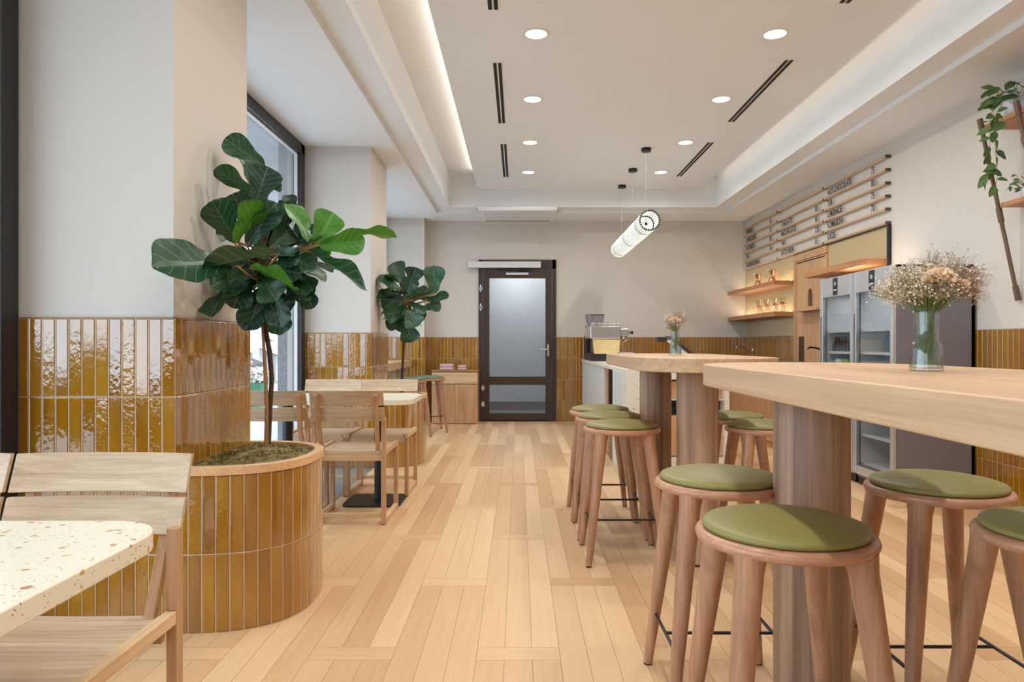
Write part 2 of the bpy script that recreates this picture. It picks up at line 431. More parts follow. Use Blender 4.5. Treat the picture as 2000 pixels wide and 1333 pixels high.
# ------------------------------------------------------------------ walls and columns
def tiled(name, mb_paths, parent=None, h=1.2, mat=None):
    """wainscot from (x,y) polyline paths; outward face is to the right of the path; u runs along it"""
    mb = MB()
    for path, u0 in mb_paths:
        u = u0
        for (x0, y0), (x1, y1) in zip(path, path[1:]):
            L = math.hypot(x1-x0, y1-y0)
            mb.face([(x0, y0, 0), (x1, y1, 0), (x1, y1, h), (x0, y0, h)], [(u, 0), (u+L, 0), (u+L, h), (u, h)])
            u += L
    return ob(name, mb, mat or M['tile'], parent, kind='structure', recalc=False, smooth=0)
T = .012
CY = [(2.642, 3.354), (6.158, 6.90), (9.66, 9.9)]
CX = -1.319
col_objs = []
for i, (a, b) in enumerate(CY):
    mb = MB(); mb.box(-2.06, CX, a, b, 0, 2.865)
    c = ob('trim_%d' % (i+1), mb, M['wall'], kind='structure')
    p = [(-1.9, a-T), (CX+T, a-T)] + ([(CX+T, b)] if i == 2 else [(CX+T, b+T), (-1.9, b+T)])
    u0 = -(.581+T) % .0507
    tiled('tile_wainscot', [(p, -(.593) % .0507)], c)
    mb = MB(); 
    mb.box(-1.9, CX+T, a-T, a, 1.2, 1.203); mb.box(CX, CX+T, a-T, b if i == 2 else b+T, 1.2, 1.203)
    if i < 2: mb.box(-1.9, CX, b, b+T, 1.2, 1.203)
    ob('tile_edge', mb, plain('tile_edge_grout', srgb(130, 104, 80), .6), c, kind='structure')
# back wall with the door opening
DX0, DX1, DZ = -.572, .535, 2.31
mb = MB(); mb.box(-2.06, DX0, YB, YB+.15, 0, 2.9); mb.box(DX1, XR+.2, YB, YB+.15, 0, 2.9); mb.box(DX0, DX1, YB, YB+.15, DZ, 2.9)
wb = ob('wall_back', mb, M['wall'], kind='structure')
tiled('tile_wainscot', [([(CX, YB-T), (DX0, YB-T)], 0), ([(DX1, YB-T), (XR, YB-T)], .02)], wb)
mb = MB(); mb.box(CX, DX0, YB-T, YB, 1.2, 1.203); mb.box(DX1, XR, YB-T, YB, 1.2, 1.203)
mb.box(DX0-.001, DX0, YB-T, YB, 0, 1.2); mb.box(DX1, DX1+.001, YB-T, YB, 0, 1.2); ob('tile_edge', mb, bpy.data.materials['tile_edge_grout'], wb, kind='structure')
# right wall
mb = MB(); mb.box(XR, XR+.15, YN-.2, YB+.15, 0, 2.9)
wr = ob('wall_right', mb, M['wall'], kind='structure')
tiled('tile_wainscot', [([(XR-T, YB), (XR-T, 8.11)], 0), ([(XR-T, 6.1), (XR-T, YN)], 0)], wr)
mb = MB(); mb.box(XR-T, XR, 8.11, YB, 1.2, 1.203); mb.box(XR-T, XR, YN, 6.1, 1.2, 1.203); ob('tile_edge', mb, bpy.data.materials['tile_edge_grout'], wr, kind='structure')
# left wall: low plinth and lintel between the columns, wall behind the camera with a shop window
mb = MB(); mb.box(-2.06, XL, YN-.2, CY[0][0], -.1, .06); mb.box(-2.06, XL, CY[0][1], CY[1][0], -.1, .06); mb.box(-2.06, XL, CY[1][1], CY[2][0], -.1, .06)
mb.box(-2.06, XL-.02, YN-.2, YB+.1, 2.865, 3.3)
ob('wall_left', mb, M['wall'], kind='structure')
mb = MB(); mb.box(-2.06, XR+.2, YN-.15, YN, 0, 2.9)
ob('wall_front', mb, M['wall'], kind='structure')

# ------------------------------------------------------------------ ceiling
H1, H2, H3, HP = 2.865, 2.905, 3.31, 3.14
YR = -2.2
mb = MB()
mb.box(-2.06, -1.10, YN-.2, YB+.15, H1, 3.5); mb.box(2.78, XR+.2, YN-.2, YB+.15, H1, 3.5)
mb.box(-1.10, 2.78, 9.31, YB+.15, H1, 3.5); mb.box(-1.10, 2.78, YN-.2, YR-.2, H1, 3.5)
mb.box(-1.10, -.907, YR-.2, 9.31, H2, 3.5); mb.box(2.59, 2.78, YR-.2, 9.31, H2, 3.5)
mb.box(-.907, 2.59, 9.09, 9.31, H2, 3.5); mb.box(-.907, 2.59, YR-.2, YR, H2, 3.5)
mb.box(-.907, 2.59, YR, 9.09, H3, 3.5)
ob('ceiling', mb, M['ceil'], kind='structure', smooth=0)
mb = MB(); mb.box(-.54, 2.375, YR+.35, 9.088, HP, HP+.06)
pn = ob('ceiling_panel', mb, M['ceil'], kind='structure', smooth=0)
# warm strip lights lying on the raised edge of the hung panel
for (x, y0, y1) in ((-.505, YR+.4, 8.75), (2.345, YR+.4, 8.9)):
    mb = MB(); mb.box(x-.008, x+.008, y0, y1, HP+.06, HP+.068); ob('led_strip', mb, M['led'], pn, kind='structure')
light('cove_light', 'AREA', (-.52, 3.4, HP+.075), (R(180), 0, 0), energy=7, color=(1, .88, .74), size=.02, size_y=10.6, shape='RECTANGLE')
light('cove_light', 'AREA', (2.355, 3.4, HP+.075), (R(180), 0, 0), energy=3, color=(1, .88, .74), size=.02, size_y=10.6, shape='RECTANGLE')

# recessed downlights
M['lens'] = emit('lamp_lens', (1, .96, .9, 1), 3.0)
def downlight():
    t = thing('downlight', '', 'ceiling light', (0, 0, HP), 0, 'recessed ceiling downlights')
    mb = MB(); mb.lathe([(.070, .012), (.070, -.002), (.074, -.005), (.088, -.003), (.090, .0), (.090, .004)], seg=40)
    m = ob('trim_ring', mb, M['white'], t)
    bm = MB(); bm.lathe([(.0002, -.001), (.0695, -.001), (.0695, .002), (.0002, .002)], seg=40); ob('lens', bm, M['lens'], t)
    return t
proto = downlight(); first = True
side = {.115: 'left', 1.685: 'right'}
order = {4.54: 'nearest', 5.75: 'second', 6.98: 'third', 8.19: 'farthest'}
for (x, y) in LAMPS:
    light('downlight_lamp', 'AREA', (x, y, HP-.008), energy=9.4, color=WARM, size=.10, spread=168)
    if y not in order: continue
    lb = 'round white recessed downlight, %s one in the %s row on the grey ceiling panel' % (order[y], side[x])
    if first: d = proto; d.location = (x, y, HP); d['label'] = lb; first = False
    else: clone(proto, (x, y, HP), 0, lb)
# linear air slots
def slot(x, y0, y1, lb):
    t = thing('ceiling_vent', lb, 'air vent', (x, (y0+y1)/2, HP), 0, 'black linear slot vents in the ceiling panel')
    W_ = MB(t.location); W_.box(x-.042, x+.042, y0-.02, y1+.02, HP-.003, HP+.001); ob('frame', W_, M['ceil'], t)
    for dx in (-.018, .018):
        W_ = MB(t.location); W_.box(x+dx-.012, x+dx+.012, y0, y1, HP-.0055, HP-.002); W_.mi = 1; k = y0+.04
        while k < y1: W_.box(x+dx-.012, x+dx+.012, k, k+.004, HP-.0062, HP-.005); k += .09
        ob('slot', W_, [M['vent'], M['louvre']], t)
M['louvre'] = plain('vent_louvre', srgb(62, 62, 64), .5)
for (x, y0, y1, lb) in ((-.155, 5.0, 6.36, 'black double slot vent on the left of the ceiling panel, between first and second downlight'),
        (-.155, 7.03, 8.40, 'black double slot vent on the left of the ceiling panel, the farthest one'),
        (-.155, 2.83, 4.20, 'black double slot vent cut off at the top edge, left of the nearest left downlight'),
        (1.94, 4.95, 6.32, 'long black double slot vent on the right of the ceiling panel, nearest whole one'),
        (1.94, 6.97, 8.37, 'black double slot vent on the right of the ceiling panel, behind the pendant lamp'),
        (1.94, 2.80, 4.12, 'black double slot vent cut off at the top edge, above the nearest right downlight')):
    slot(x, y0, y1, lb)
t = thing('ceiling_grille', 'white rectangular air grille in the lowered ceiling above the dark door', 'air vent', (-.02, 9.4, H1))
W_ = MB(t.location); W_.box(-.53, .50, 9.02, 9.82, 2.85, 2.8645); W_.box(-.53, .50, 9.02, 9.08, 2.8645, 2.9); ob('frame', W_, M['ceil'], t, bevel=.004)
for k in range(7): W_ = MB(t.location); W_.box(-.46, .43, 9.14+k*.085, 9.17+k*.085, 2.842, 2.852); ob('louvre', W_, M['white'], t)
W_ = MB(t.location); W_.box(-.47, .44, 9.77, 9.785, 2.8465, 2.851); ob('slot', W_, M['vent'], t)

# ------------------------------------------------------------------ windows
def window(n, y0, y1):
    W_ = MB(); z0, z1 = .06, H1
    W_.box(-1.98, -1.90, y0, y1, z0, z0+.07); W_.box(-1.98, -1.90, y0, y1, z1-.09, z1-.002)
    W_.box(-1.98, -1.90, y0, y0+.09, z0, z1-.002); W_.box(-1.98, -1.90, y1-.09, y1, z0, z1-.002)
    f = ob('window_%d' % n, W_, M['frame'], bevel=.004, kind='structure')
    W_ = MB(); W_.box(-1.955, -1.949, y0+.08, y1-.08, z0+.06, z1-.08); ob('pane', W_, M['glass'], f)
    W_ = MB(); W_.box(-1.965, -1.935, y1-.105, y1-.089, z0+.07, z1-.09); W_.box(-1.965, -1.935, y0+.09, y1-.09, z1-.102, z1-.089)
    ob('glazing_bead', W_, M['whitemetal'], f)
window(1, YN+.01, CY[0][0]-.014); window(2, CY[0][1]+.014, CY[1][0]-.014); window(3, CY[1][1]+.014, CY[2][0]-.014)

# ------------------------------------------------------------------ door in the back wall
M['frost'] = glass('door_glass', (.84, .86, .88, 1), .10, .25)
d = thing('door_1', '', 'door', (-.018, YB, 0)); 
for k in ('label', 'category'): del d[k]
d['kind'] = 'structure'
L_ = Vector(d.location)
W_ = MB(L_); W_.box(DX0, DX0+.055, YB-.03, YB+.06, 0, DZ); W_.box(DX1-.055, DX1, YB-.03, YB+.06, 0, DZ); W_.box(DX0, DX1, YB-.03, YB+.06, DZ-.13, DZ)
W_.box(DX0, DX1, YB-.02, YB+.05, 0, .012)
ob('door_frame', W_, M['doorframe'], d, bevel=.003)
x0, x1 = DX0+.06, DX1-.06; gx0, gx1 = -.418, .383
W_ = MB(L_); W_.box(x0, gx0, YB-.045, YB, .015, DZ-.135); W_.box(gx1, x1, YB-.045, YB, .015, DZ-.135)
W_.box(gx0, gx1, YB-.045, YB, .015, .115); W_.box(gx0, gx1, YB-.045, YB, .52, .64); W_.box(gx0, gx1, YB-.045, YB, 2.045, DZ-.135)
leaf = ob('door_leaf', W_, M['doorframe'], d, bevel=.003)
W_ = MB(L_); W_.box(gx0, gx1, YB-.028, YB-.022, .115, .52); W_.box(gx0, gx1, YB-.028, YB-.022, .64, 2.045); ob('pane', W_, M['frost'], d)
W_ = MB(L_)
for a in ([(0, 0), (.02, .01), (.05, -.01), (.09, -.015), (.12, 0)], [(.03, .07), (.035, .03), (.055, .0), (.085, -.03), (.12, -.05)], [(.09, .05), (.11, .02), (.13, -.03)], [(-.05, .01), (-.045, .0)]):
    W_.tube([(-.02+x, YB-.0295, 1.57+z) for x, z in a], .003, 6)
ob('etched_lettering', W_, plain('etched_glass', srgb(190, 196, 202), .6), d, label='faint pale script on the door glass')
W_ = MB(L_); W_.box(.405, .435, YB-.062, YB-.045, .93, 1.10); W_.tube([(.42, YB-.05, 1.03), (.42, YB-.095, 1.03), (.36, YB-.1, 1.03), (.31, YB-.1, 1.03)], .011)
ob('handle', W_, M['chrome'], d, bevel=.002)
W_ = MB(L_); W_.box(-.72, .315, YB-.12, YB-.031, 2.185, 2.275); ob('door_operator', W_, M['whitemetal'], d, bevel=.006, label='long white door operator bar')
W_ = MB(L_); W_.box(.315, .335, YB-.115, YB-.031, 2.19, 2.27); W_.tube([(.0, YB-.1, 2.17), (.14, YB-.08, 2.15), (.02, YB-.06, 2.12)], .012); W_.box(-.3, .2, YB-.07, YB-.035, 2.155, 2.18); ob('operator_arm', W_, M['black'], d)
W_ = MB(L_); W_.box(-.18, .14, YB-.08, YB-.046, 2.09, 2.12); ob('sensor_bar', W_, M['silver'], d)
W_ = MB(L_)
for z in (1.60, 1.87): W_.box(-.56, -.515, YB-.075, YB-.046, z, z+.05); W_.tube([(-.54, YB-.06, z-.02), (-.54, YB-.06, z+.08)], .009)
for z in (.22, .45): W_.box(-.53, -.485, YB-.075, YB-.046, z, z+.06); W_.tube([(-.51, YB-.06, z-.02), (-.51, YB-.06, z+.08)], .009)
ob('hinge', W_, M['chrome'], d)
# corridor behind the door
M['corr'] = plain('corridor_paint', srgb(196, 202, 208), .8, noise=.04, nscale=4)
W_ = MB(); W_.box(-1.6, 1.6, 11.6, 11.7, 0, 2.8); W_.box(-1.7, -1.6, YB+.15, 11.7, 0, 2.8); W_.box(1.6, 1.7, YB+.15, 11.7, 0, 2.8); W_.box(-1.7, 1.7, YB+.15, 11.7, 2.7, 2.8)
wc = ob('wall_corridor', W_, M['corr'], kind='structure')
W_ = MB(); W_.box(-1.6, 1.6, YB+.1, 11.6, -.1, 0); ob('floor_corridor', W_, M['stone'], kind='structure')
W_ = MB(); W_.box(-1.6, 1.6, 11.57, 11.6, 0, .14); ob('baseboard_corridor', W_, plain('grey_skirting', srgb(112, 116, 120), .6), kind='structure')
light('corridor_fill', 'AREA', (0, 10.9, 2.66), energy=26, color=(1, .98, .95), size=.5)  # added unseen fill that lights the corridor behind the door glass

# ------------------------------------------------------------------ bar stools
def bar_stool(cushion_mat):
    t = thing('bar_stool', '', 'stool', group='round bar stools')
    W_ = MB(); W_.lathe([(.0005, .672), (.176, .672), (.190, .672), (.198, .667), (.201, .659), (.198, .650), (.190, .645), (.15, .640), (.0005, .640)], seg=56); ob('seat_ring', W_, M['stoolring'], t, smooth=60)
    W_ = MB(); W_.lathe([(.0005, .673), (.180, .673), (.1845, .678), (.184, .684), (.178, .689), (.160, .6945), (.13, .700), (.09, .7045), (.05, .707), (.0005, .708)], seg=56); ob('cushion', W_, cushion_mat, t, smooth=60)
    a = .19
    for sx, sy in ((-1, -1), (1, -1), (1, 1), (-1, 1)):
        top = Vector((sx*.118, sy*.118, .650)); foot = Vector((sx*a, sy*a, .006))
        pts = [top.lerp(foot, k) for k in (0, .06, .25, .5, .75, 1)]
        W_ = MB(); W_.tube(pts, [.036, .031, .0285, .0245, .020, .0155], 20); l = ob('leg', W_, M['stool'], t)
        W_ = MB(); W_.tube([foot, foot-Vector((0, 0, .006))], .0145, 16); ob('foot_pad', W_, M['black'], l)
    W_ = MB(); q = .118+(a-.118)*(.650-.185)/.644
    W_.tube([(-q, -q, .185), (-q, q, .185)], .0055, 8); W_.tube([(q, -q, .185), (q, q, .185)], .0055, 8); W_.tube([(-q, 0, .185), (q, 0, .185)], .0055, 8)
    ob('footrest', W_, M['black'], t, label='thin black metal footrest rods')
    return t
stool = bar_stool(M['green'])
G1 = 'round bar stools'
places = [(.615, 1.60, 'olive topped bar stool nearest the camera, in front of the near bar table leg'),
          (.635, 2.19, 'olive topped bar stool left of the near bar table leg, half shaded by the top'),
          (1.265, 2.09, 'olive topped bar stool on the far right side of the near bar table, standing whole'),
          (1.262, 1.57, 'olive topped bar stool cut off by the right edge of the picture'),
          (.536, 3.60, 'olive topped bar stool, front one of the three left of the far bar table'),
          (.534, 4.07, 'olive topped bar stool, middle one of the three left of the far bar table'),
          (.53, 4.50, 'olive topped bar stool, rear one of the three left of the far bar table'),
          (1.28, 3.60, 'olive topped bar stool right of the far bar table, the nearer of two'),
          (1.25, 4.07, 'olive topped bar stool right of the far bar table, the farther of two')]
for i, (x, y, lb) in enumerate(places):
    if i == 0: stool.location = (x, y, 0); stool['label'] = lb
    else: clone(stool, (x, y, 0), 0, lb)
st2 = bar_stool(M['teal']); st2.location = (-1.13, 8.75, 0); st2['label'] = 'sage green stool by the window counter, beside the oak cupboard'; st2['group'] = 'sage stools at the window counter'; st2.rotation_euler[2] = .3
clone(st2, (-1.30, 8.30, 0), .5, 'sage green stool by the window counter, behind the small fig stem', 'sage stools at the window counter')

# ------------------------------------------------------------------ bar tables
def bar_table(y0, y1, lb, legs):
    t = thing('bar_table', lb, 'table', (.907, (y0+y1)/2, 0), 0, 'high bar tables')
    L_ = Vector(t.location); r = .345; cx = .907; pts = []
    def arc(cy, a0, a1, n=22):
        for k in range(n+1):
            a = a0+(a1-a0)*k/n
            c, s_ = cos(a), sin(a); e = 2/2.15
            pts.append((cx+.338*math.copysign(abs(c)**e, c), cy+r*math.copysign(abs(s_)**e, s_)))
    arc(y1-r, 0, pi); arc(y0+r, pi, 2*pi)
    W_ = MB(L_); W_.prism(pts, .972, 1.0375); ob('tabletop', W_, M['tabletop'], t, bevel=.004, seg=3, smooth=50)
    for (x, y, rr) in legs:
        W_ = MB(L_); W_.lathe([(rr, .012), (rr, .972)], (x, y, 0), 48); l = ob('leg', W_, M['column'], t)
        W_ = MB(L_); W_.lathe([(rr-.006, .0), (rr-.006, .012)], (x, y, 0), 48); ob('foot', W_, M['black'], l)
    return t
bar_table(3.04, 4.80, 'tall oak bar table with rounded ends, the farther one by the service counter', [(.906, 3.505, .104), (.875, 4.42, .100)])
bar_table(.15, 2.42, 'tall oak bar table with rounded ends, the near one cut off at the right', [(.855, 2.02, .105), (.855, .6, .105)])

# ------------------------------------------------------------------ vases and bouquets
M['vaseglass'] = glass('vase_glass', (.95, .97, .97, 1), .10, 0, .8)
M['water'] = glass('water', (.90, .95, .92, 1), .04, 0, .4)
M['stem'] = plain('flower_stem', srgb(122, 138, 84), .6, noise=.3, nscale=80)
M['twig'] = plain('dry_twig', srgb(176, 160, 128), .7)
M['petal'] = plain('peach_petal', srgb(252, 222, 196), .6, noise=.15, nscale=90)
M['petal2'] = plain('blush_petal', srgb(244, 214, 196), .6, noise=.08, nscale=90)
M['blossom'] = plain('tiny_cream_blossom', srgb(236, 222, 204), .7)
M['mauve'] = plain('dried_mauve_spray', srgb(196, 170, 166), .7)
def vase(loc, s, lb, glow=1):
    t = thing('vase', lb, 'vase', loc, 0, 'ribbed glass vases')
    N = 64; prof = [(.030, .0), (.0345, .002), (.0335, .03), (.031, .058), (.0275, .064), (.0245, .067), (.0243, .1), (.0243, .134)]
    W_ = MB(); rings = []
    for inner in (0, 1):
        seq = prof if not inner else [(r_-.0022, max(z, .006)) for r_, z in reversed(prof)]
        for r_, z in seq:
            ring = []
            for k in range(N):
                a = 2*pi*k/N; rr = r_*(1+(.018*cos(a*16) if not inner else 0))
                ring.append(W_.v((rr*cos(a)*s, rr*sin(a)*s, z*s)))
            rings.append(ring)
    for a, b in zip(rings, rings[1:]):
        for k in range(N): W_.bm.faces.new((a[k], a[(k+1)%N], b[(k+1)%N], b[k])).smooth = True
    W_.bm.faces.new(list(reversed(rings[0]))); W_.bm.faces.new(rings[-1])
    ob('vase_body', W_, M['vaseglass'], t, smooth=60)
    W_ = MB(); W_.lathe([(.026*s, .007*s), (.0308*s, .009*s), (.0306*s, .03*s), (.0285*s, .056*s), (.0215*s, .066*s), (.0215*s, .104*s)], seg=32); ob('water', W_, M['water'], t)
    return t
def bouquet(loc, s, lb, main, seed, spread, n_sprays, tilt=.25):
    rnd = random.Random(seed)
    t = thing('bouquet', lb, 'flowers', loc, 0)
    W_ = MB(); S_ = MB(); B_ = MB(); Mv = MB()
    def blossom(Z, p, r):
        p = Vector(p)
        for k in range(2):
            q = [Vector((rnd.uniform(-1,1), rnd.uniform(-1,1), rnd.uniform(-1,1))).normalized()*r for _ in range(4)]
            Z.bm.faces.new([Z.v(p+x) for x in (q[0], q[1], q[2])]); Z.bm.faces.new([Z.v(p+x) for x in (q[0], q[2], q[3])])
    neck = .13*s
    for i in range(n_sprays):
        a = rnd.uniform(0, 2*pi); e = rnd.uniform(.15, 1.0)**.7
        rad = spread*e*s; top = Vector((cos(a)*rad, sin(a)*rad*.8, neck+(.075+.045*rnd.random()-.05*e*e)*s))
        if cos(a) > .1 and rnd.random() < .6: top.z += rnd.uniform(.01, .04)*s
        b0 = Vector((rnd.uniform(-.014, .014)*s, rnd.uniform(-.014, .014)*s, rnd.uniform(.012, .05)*s)); n0 = Vector((cos(a)*.016*s, sin(a)*.016*s, neck))
        mid = n0.lerp(top, .5)+Vector((0, 0, .012*s))
        W_.tube([b0, n0, mid, top], .0006*s, 4, False)
        Z = Mv if (cos(a) > -.1 and rnd.random() < .6) else B_
        for j in range(22):
            d_ = Vector((rnd.gauss(0, 1), rnd.gauss(0, 1), rnd.gauss(.2, .8)))*.013*s; q = mid.lerp(top, rnd.uniform(.35, 1.05))+d_
            S_.tube([mid.lerp(top, rnd.uniform(.4, .9)), q], .0004*s, 3, False)
            blossom(Z, q, rnd.uniform(.0022, .0038)*s)
    for i in range(18):       # leafy stems inside the vase
        a = rnd.uniform(0, 2*pi); r0 = rnd.uniform(0, .015)*s
        W_.tube([(-cos(a)*r0*.8, -sin(a)*r0*.8, rnd.uniform(.03, .075)*s), (cos(a)*r0*.8, sin(a)*r0*.8, neck), (cos(a)*r0*2.4, sin(a)*r0*2.4, neck+.035*s)], [.0013*s, .0012*s, .0008*s], 5, False)
    ob('stems', W_, M['stem'], t, smooth=0); ob('twigs', S_, M['twig'], t, smooth=0)
    ob('small_blossoms', B_, M['blossom'], t, smooth=0, recalc=False)['kind'] = 'stuff'
    ob('dried_spray', Mv, M['mauve'], t, smooth=0, recalc=False)['kind'] = 'stuff'
    for (x, y, z, r_, mt) in main:                      # large layered bloom
        P = MB(); c = Vector((x, y, z))*s
        for lay in range(110):          # ruffled petals all round the head
            d_ = Vector((rnd.gauss(0, 1), rnd.gauss(0, 1), abs(rnd.gauss(0, 1))*.9-.15)).normalized(); rl = r_*s
            u = d_.cross(Vector((rnd.uniform(-1, 1), rnd.uniform(-1, 1), rnd.uniform(-1, 1)))).normalized(); v_ = d_.cross(u)
            q = Vector((d_.x, d_.y, d_.z*.72))*rl*rnd.uniform(.82, 1.0)
            P.bm.faces.new([P.v(c+x) for x in (q*.45, q*.85+u*rl*.22, q+u*rl*.20+v_*rl*.05, q*1.05, q-u*rl*.20+v_*rl*.05, q*.85-u*rl*.22)])
        ob('bloom', P, M[mt], t, recalc=False)
    return t
TZ = 1.0378
vase((.956, 1.62, TZ), 1.03, 'clear ribbed glass vase with water on the near bar table')
bouquet((.956, 1.62, TZ), 1.03, 'wide bouquet of dried sprays around a peach bloom on the near bar table', [(-.015, -.072, .203, .036, 'petal'), (.03, -.075, .190, .018, 'petal2')], 4, .115, 190)
vase((.89, 3.93, TZ), 1.03, 'clear ribbed glass vase on the far bar table')
bouquet((.89, 3.93, TZ), 1.03, 'small bouquet with a blush bloom on the far bar table', [(-.008, -.035, .190, .034, 'petal2')], 9, .062, 44)
bq = [o for o in COL.objects if o.name.startswith('bouquet') and o.parent is None][-1]
P = MB(); P_r = random.Random(3)
for k in range(5):
    a = 2.4+k*.55; u = Vector((cos(a), sin(a), 0)); v_ = Vector((-sin(a), cos(a), 0)); b0 = Vector((0, 0, .14))+u*.01
    p = [b0, b0+u*.02+v_*.014+Vector((0, 0, .014)), b0+u*.052+Vector((0, 0, .02)), b0+u*.02-v_*.014+Vector((0, 0, .014))]
    P.bm.faces.new([P.v(q) for q in p])
ob('leaf', P, M['stem'], bq, recalc=False)

# ------------------------------------------------------------------ dining chairs (origin between the feet, facing +Y)
def chair():
    t = thing('dining_chair', '', 'chair', group='oak dining chairs')
    hw, hd = .212, .225                       # outer frame half width, half depth
    for sx in (-1, 1):
        x = sx*hw
        W_ = MB(); W_.box(x-.0135, x+.0135, -hd-.0, -hd+.032, .004, .655); ob('leg', W_, M['oakZ'], t, bevel=.003)
        W_ = MB(); W_.box(x-.0135, x+.0135, hd-.032, hd, .004, .425); ob('leg', W_, M['oakZ'], t, bevel=.003)
        W_ = MB(); W_.box(x-.0135, x+.0135, -hd+.034, hd+.0, .425, .457); ob('side_rail', W_, M['oakY'], t, bevel=.003)
        W_ = MB(); W_.box(x-.0115, x+.0115, -hd+.032, hd-.032, .012, .040); ob('runner', W_, M['oakY'], t, bevel=.002)
        W_ = MB(); W_.bar((sx*(hw-.042), -hd+.055, .425), (sx*(hw-.032), -hd-.075, .80), .026, .022, (0, 1, 0)); ob('upright', W_, M['oakZ'], t, bevel=.003)
        for sy in (-1, 1):
            W_ = MB(); W_.lathe([(.008, 0), (.008, .004)], (x, sy*(hd-.016), 0), 12); ob('foot_pad', W_, M['black'], t)
    W_ = MB(); W_.box(-hw+.0135, hw-.0135, -hd+.003, -hd+.022, .045, .072); ob('crossbar', W_, M['oak'], t, bevel=.002)
    W_ = MB(); W_.box(-hw+.0135, hw-.0135, hd-.026, hd-.006, .385, .425); W_.box(-hw+.0135, hw-.0135, -hd+.035, -hd+.055, .385, .425); ob('seat_rail', W_, M['oak'], t, bevel=.002)
    # seat board, hollowed a little
    W_ = MB(); nx, ny = 12, 6; sw = hw-.024
    def zt(u): return .447-.003*(1-(2*u-1)**2)
    for top in (1, 0):
        g = [[W_.v((-sw+2*sw*i/nx, -hd+.035+(2*hd-.045)*j/ny, zt(i/nx)+(.0 if top else -.022))) for i in range(nx+1)] for j in range(ny+1)]
        for j in range(ny):
            for i in range(nx): W_.bm.faces.new((g[j][i], g[j][i+1], g[j+1][i+1], g[j+1][i]))
        if top: gt = g
        else:
            rim = lambda q: [q[0][i] for i in range(nx+1)]+[q[j][nx] for j in range(1, ny+1)]+[q[ny][i] for i in range(nx-1, -1, -1)]+[q[j][0] for j in range(ny-1, 0, -1)]
            a, b = rim(gt), rim(g)
            for k in range(len(a)): W_.bm.faces.new((a[k], a[(k+1)%len(a)], b[(k+1)%len(a)], b[k]))
    ob('seat', W_, M['slat'], t)
    # two slats, curved back in the middle and leaning
    for z0, z1 in ((.730, .822), (.633, .719)):
        W_ = MB(); n = 16; rings = []
        for i in range(n+1):
            u = 2*i/n-1; x = u*.222; ring = []
            for (z, th) in ((z0, 0), (z1, 0), (z1, 1), (z0, 1)):
                y = -hd-.075+.060-(z-.60)*.34 - .020*(1-u*u) + (-.013 if th else 0) + .040
                ring.append(W_.v((x, y, z)))
            rings.append(ring)
        for a, b in zip(rings, rings[1:]):
            for k in range(4): W_.bm.faces.new((a[k], a[(k+1)%4], b[(k+1)%4], b[k]))
        W_.bm.faces.new(rings[0]); W_.bm.faces.new(rings[-1])
        ob('backrest_slat', W_, M['slat'], t, bevel=.002)
    return t
ch = chair(); GC = 'oak dining chairs'
spots = [(-1.05, 1.475, pi, 'oak chair at the near terrazzo table, whole backrest showing before the tiled pillar'),
         (-1.507, 1.475, pi, 'oak chair at the left picture edge, only the end of its backrest showing'),
         (-1.035, 4.425, 0, 'oak chair seen from behind on the aisle side, just right of the big planter'),
         (-1.50, 4.425, 0, 'oak chair seen from behind on the window side, behind the big fig stem'),
         (-1.02, 5.20, pi, 'oak chair across the far table facing us, the one on the aisle side'),
         (-1.465, 5.20, pi, 'oak chair across the far table facing us, the one on the window side')]
for i, (x, y, a, lb) in enumerate(spots):
    if i == 0: ch.location = (x, y, 0); ch.rotation_euler = (0, 0, a); ch['label'] = lb
    else: clone(ch, (x, y, 0), a, lb)

# ------------------------------------------------------------------ terrazzo tables
def terr_table(y0, y1, lb):
    t = thing('dining_table', lb, 'table', (-1.28, (y0+y1)/2, 0), 0, 'terrazzo dining tables'); L_ = Vector(t.location)
    pts = []; r = .13
    for cx, cy, a0 in ((-.705-r, y1-r, 0), (-1.85+r, y1-r, pi/2), (-1.85+r, y0+r, pi), (-.705-r, y0+r, 1.5*pi)):
        for k in range(11): a = a0+pi/2*k/10; pts.append((cx+r*cos(a), cy+r*sin(a)))
    W_ = MB(L_); W_.prism(pts, .699, .735); ob('tabletop', W_, M['terrazzo'], t, bevel=.003, smooth=50)
    yc = (y0+y1)/2
    for x in (-.975, -1.62):
        W_ = MB(L_); W_.tube([(x, yc, .012), (x, yc, .699)], .036, 24); W_.box(x-.12, x+.12, yc-.12, yc+.12, .688, .6985); p = ob('pedestal', W_, M['black'], t)
        W_ = MB(L_); q = []
        for cx, cy, a0 in ((x+.115, yc+.135, 0), (x-.2+.03, yc+.135, pi/2), (x-.2+.03, yc-.135, pi), (x+.115, yc-.135, 1.5*pi)):
            for k in range(7): a = a0+pi/2*k/6; q.append((cx+.055*cos(a), cy+.055*sin(a)))
        W_.prism(q, 0, .012); ob('base', W_, M['black'], p)
    return t
terr_table(.78, 1.432, 'cream terrazzo table with orange flecks, nearest, cut off at the left edge')
terr_table(4.53, 5.16, 'cream terrazzo table on black pedestals, the farther one between two planters')

